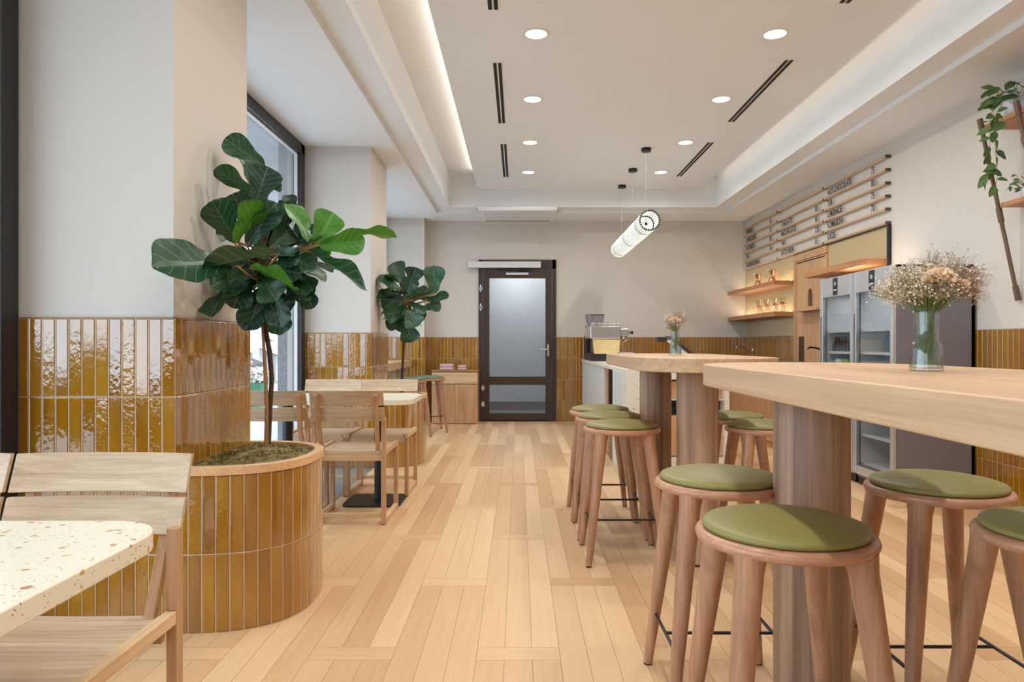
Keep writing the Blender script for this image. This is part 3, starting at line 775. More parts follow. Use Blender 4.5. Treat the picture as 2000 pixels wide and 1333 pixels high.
# ------------------------------------------------------------------ planters
M['soil'] = plain('moss_soil', srgb(92, 84, 54), .95, noise=.55, nscale=70)
def moss():
    t = NT('moss'); o = t.obj(); a = t.noise(o, 18, 5, .7); b = t.noise(o, 140, 5, .8)
    f = t.M('ADD', t.M('MULTIPLY', a, .55), t.M('MULTIPLY', b, .45))
    t.set(Base_Color=t.ramp(f, [(.36, srgb(62, 52, 32)), (.46, srgb(120, 104, 60)), (.54, srgb(170, 152, 96)), (.64, srgb(204, 196, 160))]), Roughness=.95); t.bump(b, .8, .01); return t.m
M['moss'] = moss()
def planter(cy0, lb):
    t = thing('planter', lb, 'planter', (CX+.23, cy0+.36, 0), 0, 'tiled planters'); L_ = Vector(t.location)
    yc = cy0+.36; hx, hy = .434, .372
    def outline(shrink=0, n=40):
        p = [(CX+T+.001, yc-hy+shrink)]
        for k in range(n+1):
            a = -pi/2+pi*k/n; e = 2/2.5; c, s_ = cos(a), sin(a)
            p.append((CX+T+.02+(hx-.02-shrink)*abs(c)**e, yc+(hy-shrink)*math.copysign(abs(s_)**e, s_)))
        p.append((CX+T+.001, yc+hy-shrink)); return p
    o_ = outline(); W_ = MB(L_); u = 0
    for (x0, y0), (x1, y1) in zip(o_, o_[1:]):
        Ls = math.hypot(x1-x0, y1-y0); W_.face([(x0, y0, 0), (x1, y1, 0), (x1, y1, .6), (x0, y0, .6)], [(u, 0), (u+Ls, 0), (u+Ls, .6), (u, .6)]); u += Ls
    ob('tiled_body', W_, M['tile'], t, recalc=False)
    W_ = MB(L_); a, b = outline(-.004), outline(.035)
    lo = [[W_.v((x, y, z)) for x, y in q] for q, z in ((a, .600), (a, .632), (b, .632), (b, .560))]
    for r0, r1 in zip(lo, lo[1:]):
        for k in range(len(a)-1): W_.bm.faces.new((r0[k], r0[k+1], r1[k+1], r1[k]))
    ob('rim', W_, M['rimwood'], t, bevel=.002)
    W_ = MB(L_); rnd = random.Random(5); c = W_.v((CX+.2, yc, .64)); rings = []
    for f in (.25, .5, .75, 1.0):
        rings.append([W_.v((CX+.16+(x-CX-.16)*f, yc+(y-yc)*f, .616+.022*(1-f)+rnd.uniform(-.008, .008)*(f < 1))) for x, y in outline(.036)])
    n = len(rings[0])
    for k in range(n): W_.bm.faces.new((c, rings[0][k], rings[0][(k+1)%n]))
    for r0, r1 in zip(rings, rings[1:]):
        for k in range(n): W_.bm.faces.new((r0[k], r1[k], r1[(k+1)%n], r0[(k+1)%n]))
    for _ in range(2200):        # loose moss tufts
        a_ = rnd.uniform(-pi/2, pi/2); q = rnd.uniform(0, .93)
        x = CX+T+.03+(hx-.08)*cos(a_)*q; y = yc+(hy-.05)*sin(a_)*q; z = .628; s_ = rnd.uniform(.006, .016)
        d1 = Vector((rnd.uniform(-1, 1), rnd.uniform(-1, 1), rnd.uniform(-.2, .8)))*s_; d2 = Vector((rnd.uniform(-1, 1), rnd.uniform(-1, 1), rnd.uniform(0, 1)))*s_*.5
        p = Vector((x, y, z)); W_.face([p-d1*.5, p+d2, p+d1])
    ob('moss', W_, M['moss'], t)
    return t
planter(2.635, 'half round planter clad in amber tiles, the big near one')
planter(6.15, 'half round planter clad in amber tiles, the far one behind the chairs')

# ------------------------------------------------------------------ fiddle leaf figs
def add_leaf(mb, base, tip, wid, nrm, curl=.12, idx=0, nu=8, nv=18, shape='fig', rnd=random):
    base, tip = Vector(base), Vector(tip); ax = tip-base; L_ = ax.length; ax.normalize()
    n = Vector(nrm); n = (n-ax*n.dot(ax)).normalized(); sd = ax.cross(n)
    g = []
    wav = rnd.uniform(0, 6)
    for j in range(nv+1):
        v = j/nv; v = v+.06*sin(2*pi*v)/pi*(-1); row = []
        if shape == 'fig':
            T_ = ((0, .03), (.05, .26), (.14, .44), (.28, .52), (.42, .64), (.56, .84), (.70, .98), (.80, 1.0), (.88, .9), (.94, .7), (.98, .42), (1.001, .12))
            for (a0, b0), (a1, b1) in zip(T_, T_[1:]):
                if a0 <= v <= a1: prof = b0+(b1-b0)*(v-a0)/(a1-a0)
        else: prof = max(.02, sin(pi*v**.75)**.8) if 0 < v < 1 else .02
        for i in range(nu+1):
            u = 2*i/nu-1
            fold = abs(u)*.16*wid*prof
            lift = -curl*L_*v*v + fold + .026*L_*sin(v*13+wav+u*2.2)*abs(u)**1.5*min(1, v*4)
            p = base+ax*(L_*v)+sd*(u*wid/2*prof)+n*lift
            row.append((mb.v(p), (idx+.5+u*.48, v)))
        g.append(row)
    for j in range(nv):
        for i in range(nu):
            q = (g[j][i], g[j][i+1], g[j+1][i+1], g[j+1][i])
            f = mb.bm.faces.new([a[0] for a in q]); f.smooth = True; f.material_index = mb.mi
            for l, a in zip(f.loops, q): l[mb.uv].uv = a[1]

def fig_tree(loc, lb, Y, conv, leaves, fill, trunk, seed, petiole_to):
    t = thing('fig_tree', lb, 'plant', loc, 0, 'fiddle leaf figs'); L_ = Vector(loc); rnd = random.Random(seed)
    W_ = MB(L_); W_.tube(trunk[0], trunk[1], 10); ob('trunk', W_, M['bark'], t)
    if len(trunk) > 2: W_ = MB(L_); W_.tube(trunk[2], trunk[3], 8); ob('trunk', W_, M['stake'], t, label='paler slender stem')
    A = MB(L_); B = MB(L_); S_ = MB(L_)
    k = Y/F
    for n, lf in enumerate(leaves):
        bx, by, tx, ty, wpx, dy0, dy1 = lf[:7]; bright = lf[7] if len(lf) > 7 else 0
        (bx, by), (tx, ty) = conv(bx, by), conv(tx, ty)
        lim = lambda px: 1.255*F/max(1, VX-px)          # stay clear of the pillar's tiled side
        b = at(bx, by, min(Y+dy0, lim(bx))) if Y < 4 else at(bx, by, Y+dy0); e = at(tx, ty, min(Y+dy1, lim(tx))) if Y < 4 else at(tx, ty, Y+dy1)
        L0 = (e-b).length; wapp = wpx/conv.s*(b.y+e.y)/2/F; wtrue = max(wapp, L0*.58)
        th = math.acos(min(1, wapp/wtrue))*rnd.choice((1, 1, -1)) if wapp < wtrue else 0
        ax = (e-b).normalized(); toC = (Vector((0, 0, CAMZ))-b).normalized(); toC = (toC-ax*toC.dot(ax)).normalized()
        nrm = Matrix.Rotation(th, 3, ax) @ toC
        if nrm.z < -.3: nrm = -nrm
        m = B if bright else A
        add_leaf(m, b, e, wtrue, nrm, rnd.uniform(.02, .12), rnd.randrange(0, 10), rnd=rnd)
        S_.tube([petiole_to(b), b.lerp(petiole_to(b), .5)-Vector((0, 0, .01)), b, b.lerp(e, .12)], [.006*k*450, .005*k*450, .004*k*450, .002*k*450], 6)
    for _ in range(fill[0]):
        c = Vector(fill[1]); r_ = fill[2]
        d_ = Vector((rnd.gauss(0, 1), rnd.gauss(0, 1)*.8, rnd.gauss(0, 1)))
        d_ = d_.normalized(); b = c+Vector((d_.x*r_[0], d_.y*r_[1], d_.z*r_[2]))*rnd.uniform(.15, .75)
        L0 = fill[3]*rnd.uniform(.6, 1.0); dr = (d_*.9+Vector((rnd.uniform(-.5, .5), rnd.uniform(-.5, .5), rnd.uniform(-.7, .3)))).normalized()
        e = b+dr*L0; nrm = Vector((rnd.uniform(-.5, .5), -.5+rnd.uniform(-.4, .4), .8))
        add_leaf(A if rnd.random() < .93 else B, b, e, L0*.62, nrm, rnd.uniform(.05, .25), rnd.randrange(0, 10), rnd=rnd)
        S_.tube([petiole_to(b), b], .0035*k*450, 5)
    ob('foliage', A, M['leaf'], t, recalc=False, smooth=0).data.shade_smooth()
    ob('foliage', B, M['leafbright'], t, recalc=False, smooth=0, label='brighter young leaves').data.shade_smooth()
    ob('leaf_stalks', S_, M['stake'], t)
    return t
def conv(x, y): return 280+x/2.424, 150+y/2.424
conv.s = 2.424
big = [(430, 885, 48, 890, 210, -.28, -.5), (640, 838, 272, 880, 95, -.3, -.42), (575, 425, 384, 288, 120, .02, -.02), (500, 500, 470, 300, 90, .05, .05),
 (520, 560, 345, 430, 95, -.05, -.1), (530, 600, 590, 425, 160, -.05, -.03), (600, 520, 655, 515, 60, -.02, -.02),
 (450, 790, 320, 585, 160, -.06, -.1), (500, 700, 420, 550, 130, 0, .05), (435, 795, 548, 578, 95, -.16, -.2, 1), (490, 800, 622, 595, 140, -.1, -.12),
 (785, 790, 700, 590, 95, -.05, 0, 1), (815, 795, 900, 640, 150, -.05, -.02, 1), (830, 800, 1045, 775, 130, -.06, -.05, 1), (970, 740, 1197, 745, 55, 0, .05, 1),
 (780, 825, 1070, 995, 75, -.08, -.12), (790, 860, 800, 690, 105, .05, .08, 1), (600, 810, 700, 715, 130, -.05, 0), (560, 755, 640, 640, 110, 0, .05),
 (640, 800, 720, 890, 120, -.1, -.15), (640, 820, 808, 900, 110, -.05, -.1), (505, 905, 722, 985, 75, -.12, -.2, 1), (560, 920, 400, 970, 110, -.05, -.1),
 (500, 925, 425, 1095, 140, -.05, -.1), (460, 930, 330, 985, 100, 0, -.02), (402, 1008, 308, 1118, 80, .0, .02, 0), (560, 950, 630, 1060, 150, -.1, -.15),
 (610, 990, 650, 1185, 120, -.06, -.1), (560, 1000, 505, 1178, 140, -.03, -.07), (540, 1040, 560, 1160, 110, .03, 0), (700, 935, 742, 1058, 110, -.02, -.02),
 (740, 935, 805, 1010, 95, 0, 0), (640, 1050, 692, 1110, 100, .03, .03), (690, 700, 650, 590, 120, .03, .05), (705, 655, 690, 558, 70, .05, .08), (530, 700, 440, 590, 140, .05, .08),
 (620, 700, 700, 610, 110, .05, .1), (700, 790, 780, 700, 100, .03, .08), (600, 900, 740, 930, 110, -.1, -.14), (400, 760, 345, 740, 70, .1, .12),
 (480, 980, 450, 1100, 110, .02, .02), (820, 850, 880, 810, 60, 0, 0, 1), (600, 860, 520, 800, 90, -.1, -.15), (590, 760, 540, 690, 110, -.02, .02)]
pb = (-1.075, 2.98, .60); c1 = at(*conv(590, 830), 2.98)
def pet1(b): return Vector((-1.10+.03*sin(b.z*20), 2.985, max(1.02, min(1.62, b.z-.05))))
tr1 = [at(523, 868, 2.98), at(527, 800, 2.98), at(531, 740, 2.98), at(527, 690, 2.98), at(518, 640, 2.98), at(520, 560, 2.98), at(528, 480, 2.98), at(520, 420, 2.98), at(515, 340, 2.98)]
tr1b = [at(520, 868, 2.96), at(521, 800, 2.95), at(519, 740, 2.94), at(516, 690, 2.95), at(513, 640, 2.97), at(520, 560, 2.99)]
fig_tree(pb, 'large fiddle leaf fig with broad dark leaves in the near planter', 2.98, conv, big, (48, (c1.x+.0, 3.02, c1.z-.05), (.17, .16, .25), .20), 
         (tr1, [.013, .011, .010, .0105, .010, .009, .008, .006, .003], tr1b, [.009, .008, .008, .007, .006, .005]), 2, pet1)
small = [(1375, 1030, 1378, 895, 105, -.05, -.05), (1340, 1062, 1448, 1035, 45, 0, 0), (1330, 1095, 1408, 1078, 65, 0, 0), (1230, 975, 1188, 878, 90, 0, 0),
 (1235, 1032, 1108, 945, 45, -.05, -.1), (1270, 985, 1290, 903, 95, .05, .05), (1210, 1045, 1112, 1028, 50, .05, .05), (1240, 1062, 1125, 1055, 95, -.05, -.1),
 (1255, 1100, 1140, 1130, 90, -.05, -.1), (1250, 1140, 1148, 1182, 65, 0, 0), (1250, 1110, 1295, 1182, 100, -.1, -.15), (1240, 1150, 1270, 1258, 95, -.05, -.05),
 (1240, 1045, 1272, 950, 85, -.1, -.1), (1250, 1055, 1322, 1010, 45, -.1, -.12), (1240, 1150, 1215, 1210, 85, 0, 0), (1210, 960, 1160, 930, 80, .05, .1), (1290, 1120, 1330, 1150, 60, 0, 0), (1310, 1050, 1350, 1000, 60, .05, .1)]
c2 = at(*conv(1245, 1060), 6.5)
def pet2(b): return Vector((-1.085, 6.5, max(1.15, min(1.6, b.z-.04))))
tr2 = [at(785, 760, 6.5), at(786, 720, 6.5), at(788, 690, 6.5), at(789, 650, 6.5), at(792, 600, 6.5), at(796, 560, 6.5), at(796, 530, 6.5)]
tr2 = [Vector((tr2[0].x, 6.5, .60))]+tr2
fig_tree((tr2[0].x, 6.5, .60), 'smaller fiddle leaf fig in the far planter beside the window counter', 6.5, conv, small, (44, (c2.x, 6.52, c2.z), (.20, .16, .25), .19),
         (tr2, [.014, .013, .013, .012, .011, .009, .007, .004]), 8, pet2)

# ------------------------------------------------------------------ window counter
tag(ob('window_counter', MB().box(XL+.002, -1.49, 6.925, 9.645, .79, .88), M['oakY'], bevel=.003), 'thick oak counter under the far window, between the second pillar and the end wall', 'counter')

# ------------------------------------------------------------------ oak cupboard by the door and its packs
t = thing('cupboard', 'low oak cupboard with one drawer over two doors, left of the dark door', 'cabinet', (-.88, 9.7, 0)); L_ = Vector(t.location)
ya = 9.52
W_ = MB(L_); W_.box(-1.2, -.565, ya+.02, YB-T-.003, 0, .725); ob('body', W_, M['oakZ'], t, bevel=.002)
W_ = MB(L_); W_.box(-1.2, -.56, ya-.005, YB-T-.003, .726, .742); ob('top', W_, M['shelfwood'], t, bevel=.002)
W_ = MB(L_); W_.box(-1.197, -.568, ya, ya+.0195, .555, .712); ob('drawer', W_, M['oak'], t, bevel=.002)
for a, b in ((-1.197, -.884), (-.881, -.568)):
    W_ = MB(L_); W_.box(a, b, ya, ya+.0195, .012, .545); ob('door', W_, M['oakZ'], t, bevel=.002)
M['pink'] = plain('pink_cloth', srgb(206, 170, 178), .8, noise=.08, nscale=60)
def pack(x0, x1, h, lb):
    W_ = MB((x0, 9.62, .743)); W_.box(x0, x1, 9.56, 9.7, .743, .743+h*.48); W_.box(x0+.004, x1-.004, 9.565, 9.7, .743+h*.5, .743+h)
    tag(ob('folded_cloth', W_, M['pink'], bevel=.012, seg=3), lb, 'cloth', 'pink folded cloths')
o = None
pack(-1.095, -.90, .085, 'larger folded pink cloth stack on the oak cupboard, left one'); pack(-.845, -.72, .07, 'smaller folded pink cloth stack on the oak cupboard, near the door')

# ------------------------------------------------------------------ service counter
M['counterside'] = plain('pale_stone_panel', srgb(206, 208, 206), .35, noise=.05, nscale=25)
X0, Y0, Y1, ZC = .87, 5.57, 9.47, .895
t = thing('service_counter', 'terrazzo clad service counter with inset shelves behind the far bar table', 'counter', (1.25, 7.5, 0)); L_ = Vector(t.location)
W_ = MB(L_); W_.box(X0, 1.70, Y0, Y0+.5, .815, ZC); W_.box(X0, 1.70, Y0, Y0+.5, 0, .184); W_.box(X0, 1.0, Y0, Y0+.5, .184, .815); W_.box(1.66, 1.70, Y0, Y0+.5, .184, .815); W_.box(X0, 1.70, Y0+.5, 6.38, 0, ZC)
ob('terrazzo_front', W_, M['terrazzo2'], t, bevel=.003)
W_ = MB(L_); W_.box(X0-.004, X0, 5.75, 6.38, .01, ZC-.03); W_.box(X0, 1.5, 7.07, Y1, 0, ZC-.03); ob('side_panel', W_, M['counterside'], t, bevel=.002)
W_ = MB(L_); W_.box(X0-.01, 1.7, 6.38, Y1, ZC-.03, ZC); ob('worktop', W_, M['terrazzo2'], t, bevel=.002)
W_ = MB(L_); W_.box(X0+.02, X0+.03, 6.38, 7.07, .02, ZC-.03); W_.box(X0+.02, 1.5, 6.38, 6.40, 0, ZC-.03); ob('wood_reveal', W_, M['shelfwood'], t)
W_ = MB(L_); W_.box(X0+.005, X0+.011, 6.38, 6.75, .02, ZC-.03); ob('display_glass', W_, glass('display_glass', (.55, .5, .42, 1), .1), t)
W_ = MB(L_)
for z in (.35, .55, .72): W_.box(X0+.012, X0+.02, 6.39, 6.74, z, z+.012)
ob('display_rail', W_, plain('brass', srgb(180, 150, 90), .3, metal=.8), t)
W_ = MB(L_); W_.box(1.0, 1.66, Y0+.45, Y0+.5, .184, .815); W_.box(1.0, 1.66, Y0+.06, Y0+.45, .655, .80); W_.box(1.0, 1.66, Y0+.06, Y0+.45, .19, .52); ob('inset_cabinet', W_, M['orangewood'], t, bevel=.002)
W_ = MB(L_); W_.box(1.0, 1.66, Y0+.03, Y0+.45, .645, .6545); ob('inset_shelf', W_, M['counterside'], t)
W_ = MB(L_); W_.box(1.02, 1.64, Y0+.12, Y0+.44, .522, .64); ob('black_block', W_, M['vent'], t)  # solid black block filling the opening between the inset cabinets

# espresso machine seen from its end
t = thing('espresso_machine', 'chrome espresso machine with a pale wooden end panel on the service counter', 'coffee machine', (1.06, 8.75, ZC)); L_ = Vector(t.location)
ya, yb = 8.40, 9.05
W_ = MB(L_); W_.box(.875, 1.235, ya+.02, yb, ZC+.001, ZC+.09); ob('base', W_, M['black'], t, bevel=.004)
W_ = MB(L_); vs = [(.90, ya, 1.165), (.92, ya, .985), (1.22, ya, .985), (1.235, ya, 1.155)]
W_.bm.faces.new([W_.v(p) for p in vs]); b_ = [W_.v((x, y+.03, z)) for x, y, z in vs]; W_.bm.verts.ensure_lookup_table()
f4 = list(W_.bm.verts)[:4]
W_.bm.faces.new(list(reversed(b_)))
for k in range(4): W_.bm.faces.new((f4[k], b_[k], b_[(k+1)%4], f4[(k+1)%4]))
ob('end_panel', W_, plain('pale_maple', srgb(228, 206, 150), .4, noise=.06, nscale=30), t, label='pale wooden end panel')
W_ = MB(L_); W_.box(.87, 1.24, ya-.01, yb, 1.166, 1.322); W_.box(.93, 1.16, ya+.031, yb, .985, 1.166); ob('body', W_, M['chrome'], t, bevel=.012, seg=3)
W_ = MB(L_); W_.box(.875, 1.24, ya, yb, 1.323, 1.328); W_.tube([(.88, ya, 1.35), (1.235, ya, 1.35), (1.235, yb, 1.35)], .005)
for k in range(5): W_.tube([(.885+.085*k, ya, 1.322), (.885+.085*k, ya, 1.35)], .004)
ob('cup_rail', W_, M['silver'], t)
W_ = MB(L_); W_.box(1.241, 1.35, ya+.03, ya+.15, 1.20, 1.29); W_.lathe([(.04, 1.16), (.04, 1.2)], (1.29, ya+.09, 0), 20); ob('group_head', W_, M['chrome'], t, bevel=.006)
W_ = MB(L_); W_.tube([(1.35, ya+.09, 1.245), (1.38, ya+.09, 1.245)], .008); W_.tube([(1.38, ya+.09, 1.245), (1.405, ya+.09, 1.245)], .022, 16); ob('steam_knob', W_, M['black'], t)
W_ = MB(L_); W_.tube([(1.33, ya+.05, 1.20), (1.32, ya+.04, 1.15), (1.27, ya+.04, 1.12), (1.285, ya+.04, 1.0)], .006); ob('steam_wand', W_, M['chrome'], t)
W_ = MB(L_); W_.box(1.2, 1.40, ya, yb, .985, 1.0); ob('drip_tray', W_, M['silver'], t, bevel=.002)
cup_m = plain('cup_glaze', srgb(222, 196, 190), .3)
for k, (x, y) in enumerate(((.92, 8.47), (1.0, 8.48), (1.08, 8.47), (1.17, 8.5))):
    W_ = MB((x, y, 1.329)); W_.lathe([(.022, 1.329), (.034, 1.372), (.031, 1.372), (.02, 1.334)], (x, y, 0), 20)
    tag(ob('cup', W_, cup_m), 'small blush cup upside on the espresso machine top, %s from the left' % ('first', 'second', 'third', 'fourth')[k], 'cup', 'cups on the espresso machine')
# grinder
t = thing('coffee_grinder', 'black coffee grinder with a clear bean hopper beside the espresso machine', 'coffee grinder', (1.0, 9.25, ZC)); L_ = Vector(t.location)
W_ = MB(L_); W_.box(.885, 1.1, 9.14, 9.38, ZC+.001, 1.22); W_.box(.92, 1.08, 9.18, 9.34, 1.22, 1.30); ob('body', W_, M['black'], t, bevel=.01)
W_ = MB(L_); W_.lathe([(.075, 1.30), (.10, 1.36), (.125, 1.42), (.13, 1.49), (.125, 1.49), (.118, 1.42), (.095, 1.36), (.07, 1.305)], (1.02, 9.26, 0), 28); ob('hopper', W_, glass('hopper_plastic', (.86, .86, .9, 1), .12), t)
W_ = MB(L_); W_.lathe([(.133, 1.49), (.133, 1.50)], (1.02, 9.26, 0), 28); W_.tube([(.9, 9.2, 1.34), (.885, 9.2, 1.34)], .015); ob('lid', W_, plain('smoke_plastic', srgb(120, 116, 124), .3), t)
# till screen
t = thing('till_screen', 'tilted black till screen on the service counter, behind the far vase', 'screen', (1.33, 6.1, ZC)); L_ = Vector(t.location)
W_ = MB(L_); W_.bar((1.32, 6.12, 1.165), (1.53, 6.12, .995), .24, .024, (0, 0, 1)); ob('screen', W_, M['black'], t, bevel=.003)
W_ = MB(L_); W_.bar((1.325, 6.12, 1.140), (1.50, 6.12, .998), .2, .006, (0, 0, 1)); ob('bezel', W_, M['silver'], t)
W_ = MB(L_); W_.box(1.34, 1.48, 6.05, 6.19, ZC+.001, ZC+.015); W_.bar((1.40, 6.12, ZC+.015), (1.41, 6.12, 1.07), .05, .03, (0, 1, 0)); ob('stand', W_, M['silver'], t, bevel=.003)
W_ = MB(L_); W_.box(1.22, 1.30, 6.06, 6.18, 1.12, 1.165); ob('customer_display', W_, M['frame'], t, bevel=.004)

# ------------------------------------------------------------------ back counter on the right wall
t = thing('back_counter', 'long oak back counter along the right wall under the shelves', 'counter', (2.95, 8.0, 0)); L_ = Vector(t.location)
W_ = MB(L_); W_.box(2.66, XR-.002, 6.12, YB-.02, 0, .86); ob('body', W_, M['orangewood'], t)
W_ = MB(L_); W_.box(2.62, XR-T-.002, 6.12, YB-T-.003, .861, .90); ob('worktop', W_, plain('dark_worktop', srgb(118, 96, 78), .3), t, bevel=.002)
for k in range(6):
    a = 6.15+k*.62; W_ = MB(L_); W_.box(2.64, 2.659, a, a+.61, .08, .85); ob('door', W_, M['orangewood'], t, bevel=.002)
def tap(x, y, z, lb, dark=False):
    t = thing('tap', lb, 'tap', (x, y, z), 0); m = M['chrome'] if not dark else M['black']
    W_ = MB(); W_.lathe([(.025, 0), (.022, .01), (.014, .02), (.014, .10), (.018, .11)], seg=16); ob('body', W_, M['chrome'], t)
    W_ = MB(); W_.tube([(0, 0, .09), (-.06, .0, .14), (-.14, .0, .165), (-.20, .0, .17), (-.215, .0, .15)], .010, 10); ob('spout', W_, m, t)
    W_ = MB(); W_.tube([(0, 0, .11), (.01, 0, .14)], .012, 10); ob('lever', W_, M['chrome'], t)
tap(3.08, 9.1, .901, 'chrome tap on the back counter beneath the shelves'); tap(3.08, 6.85, .901, 'black spouted tap on the back counter beside the fridges', True)

# glass panels, oak wall panel, shelves
LT, LB_ = 2.15, 1.203
def wallbox(x0, y0, y1, z0, z1, W_=None): return (W_ or MB()).box(x0, XR-.0005, y0, y1, z0, z1)
tag(ob('glass_panel', wallbox(XR-.008, 8.13, YB-.002, LB_, 2.143), M['mirror'], bevel=.001), 'beige back painted glass panel behind the two wall shelves', 'wall panel')
t = thing('glass_panel', 'beige glass panel with dark edge above the single shelf over the fridges', 'wall panel', (XR, 6.65, 1.8)); L_ = Vector(t.location)
ob('panel', wallbox(XR-.008, 6.06, 7.25, 1.60, 2.143, MB(L_)), M['mirror'], t, bevel=.001); W_ = MB(L_); W_.box(XR-.03, XR-.0085, 6.03, 6.06, 1.5, 2.15); W_.box(XR-.03, XR-.0085, 6.06, 8.11, 2.143, 2.15); ob('edge_trim', W_, M['black'], t)
t = thing('wall_panelling', 'tall oak wall panel with an arched niche between the shelves and fridges', 'wall panel', (XR, 7.7, 0)); L_ = Vector(t.location)
W_ = MB(L_); W_.box(XR-.03, XR-.001, 8.05, 8.115, .9, 2.14); W_.box(XR-.03, XR-.001, 7.25, 8.05, 2.06, 2.14); ob('frame', W_, M['orangewood'], t, bevel=.002)
# door board with an arched hole
W_ = MB(L_); yc, zb, ar = 7.655, 1.525, .075; xf, xb = XR-.022, XR-.001
arch = [(yc-ar, zb)]+[(yc-ar*cos(pi*k/14), zb+.10+.10*sin(pi*k/14)) for k in range(15)]+[(yc+ar, zb)]
outer = [(7.25, .9), (8.045, .9), (8.045, 2.055), (7.25, 2.055)]
W_.box(xf, xb, 7.25, yc-ar, .9, 2.055); W_.box(xf, xb, yc+ar, 8.045, .9, 2.055); W_.box(xf, xb, yc-ar, yc+ar, .9, zb)
top = [(p[0], p[1]) for p in arch[1:-1]]
for (a, b) in zip(top, top[1:]):
    q = [(a[0], a[1]), (b[0], b[1]), (b[0], 2.055), (a[0], 2.055)]
    for x in (xf, xb): W_.bm.faces.new([W_.v((x, y, z)) for y, z in q])
    W_.bm.faces.new([W_.v(p) for p in ((xf, a[0], a[1]), (xf, b[0], b[1]), (xb, b[0], b[1]), (xb, a[0], a[1]))])
ob('board', W_, M['orangewood'], t, smooth=30)
W_ = MB(L_); W_.box(XR-.0009, XR-.0004, 7.5, 7.8, 1.45, 1.8); ob('niche_back', W_, plain('niche_dark', srgb(92, 72, 56), .7), t)
W_ = MB(L_); W_.tube([(xf-.004, y, z) for y, z in arch], .006, 6); ob('niche_trim', W_, M['rimwood'], t)
W_ = MB(L_); W_.box(XR-.14, xf, 7.25, 7.86, 1.465, 1.49); ob('ledge', W_, M['orangewood'], t, bevel=.002)
W_ = MB(L_); W_.box(xf-.006, xf, 7.83, 7.97, .905, 1.19); ob('slot_plate', W_, plain('dark_bronze_plate', srgb(76, 56, 40), .5), t)
W_ = MB(L_); W_.box(xf-.002, xf+.001, 7.3, 8.03, 2.03, 2.042); ob('shadow_gap', W_, M['vent'], t)
def wshelf(y0, y1, z0, z1, lb, led=1):
    t = thing('wall_shelf', lb, 'shelf', (3.13, (y0+y1)/2, z0), 0, 'oak wall shelves'); L_ = Vector(t.location)
    W_ = MB(L_); W_.box(2.995, XR-.0085, y0, y1, z0, z1); ob('board', W_, M['shelfwood'], t, bevel=.002)
    if led:
        W_ = MB(L_); W_.box(3.215, 3.23, y0+.05, y1-.05, z1, z1+.006); ob('led_strip', W_, M['led'], t)
        light('shelf_light', 'AREA', (3.19, (y0+y1)/2, z1+.01), (R(180), 0, 0), energy=led, color=(1, .76, .5), size=.02, size_y=y1-y0-.1, shape='RECTANGLE')
wshelf(8.115, YB-.003, 1.803, 1.851, 'upper oak shelf at the far right, with two copper coloured coffee drippers', 1.3); wshelf(8.115, YB-.003, 1.432, 1.486, 'lower oak shelf at the far right, with a row of glass carafes', 2.2)
wshelf(6.05, 7.25, 1.794, 1.852, 'single oak shelf lit from below above the fridges', 0)
light('fridge_top_light', 'AREA', (3.10, 6.1, 1.70), (R(180), R(-8), 0), energy=1.8, color=(1, .74, .48), size=.03, size_y=.9, shape='RECTANGLE')
cop = plain('copper', srgb(214, 150, 124), .25, metal=.8)
M['cglass'] = glass('carafe_glass', (.97, .97, .95, 1), .14)
def carafe(x, y, z, h, lb, g, copper=0):
    t = thing('carafe', lb, 'carafe', (x, y, z), 0, g); s = h/.2
    W_ = MB(); pr = [(.050, 0), (.062, .02), (.060, .05), (.035, .095), (.022, .115), (.035, .15), (.058, .2)]
    W_.lathe([(r_*s, q*s) for r_, q in pr]+[((r_-.003)*s, max(q, .004)*s) for r_, q in reversed(pr)], seg=24); ob('glass_body', W_, cop if copper else M['cglass'], t)
    W_ = MB(); W_.lathe([(.034*s, .096*s), (.026*s, .105*s), (.025*s, .125*s), (.033*s, .135*s), (.028*s, .135*s), (.022*s, .12*s), (.03*s, .098*s)], seg=20); ob('collar', W_, M['shelfwood'] if not copper else M['rimwood'], t)
    W_ = MB(); W_.tube([(.03*s, 0, .115*s), (.05*s, .01, .118*s)], .006, 8); ob('tie', W_, cop, t)
    if copper: W_ = MB(); W_.lathe([(.03*s, .2*s), (.085*s, .212*s), (.085*s, .216*s), (.02*s, .206*s)], seg=24); ob('dripper', W_, M['cglass'], t)
for k, (y, nm) in enumerate(((9.0, 'left'), (8.5, 'right'))): carafe(3.12, y, 1.852, .155, 'copper coloured pour over server, %s one on the upper shelf' % nm, 'servers on the upper shelf', 1)
for k, (x, y, nm) in enumerate(((3.09, 8.88, 'first'), (3.10, 8.64, 'second'), (3.12, 8.42, 'third'), (3.13, 8.22, 'fourth'))):
    carafe(x, y, 1.487, .175, 'hourglass glass carafe with wooden collar, %s from the left on the lower shelf' % nm, 'carafes on the lower shelf')

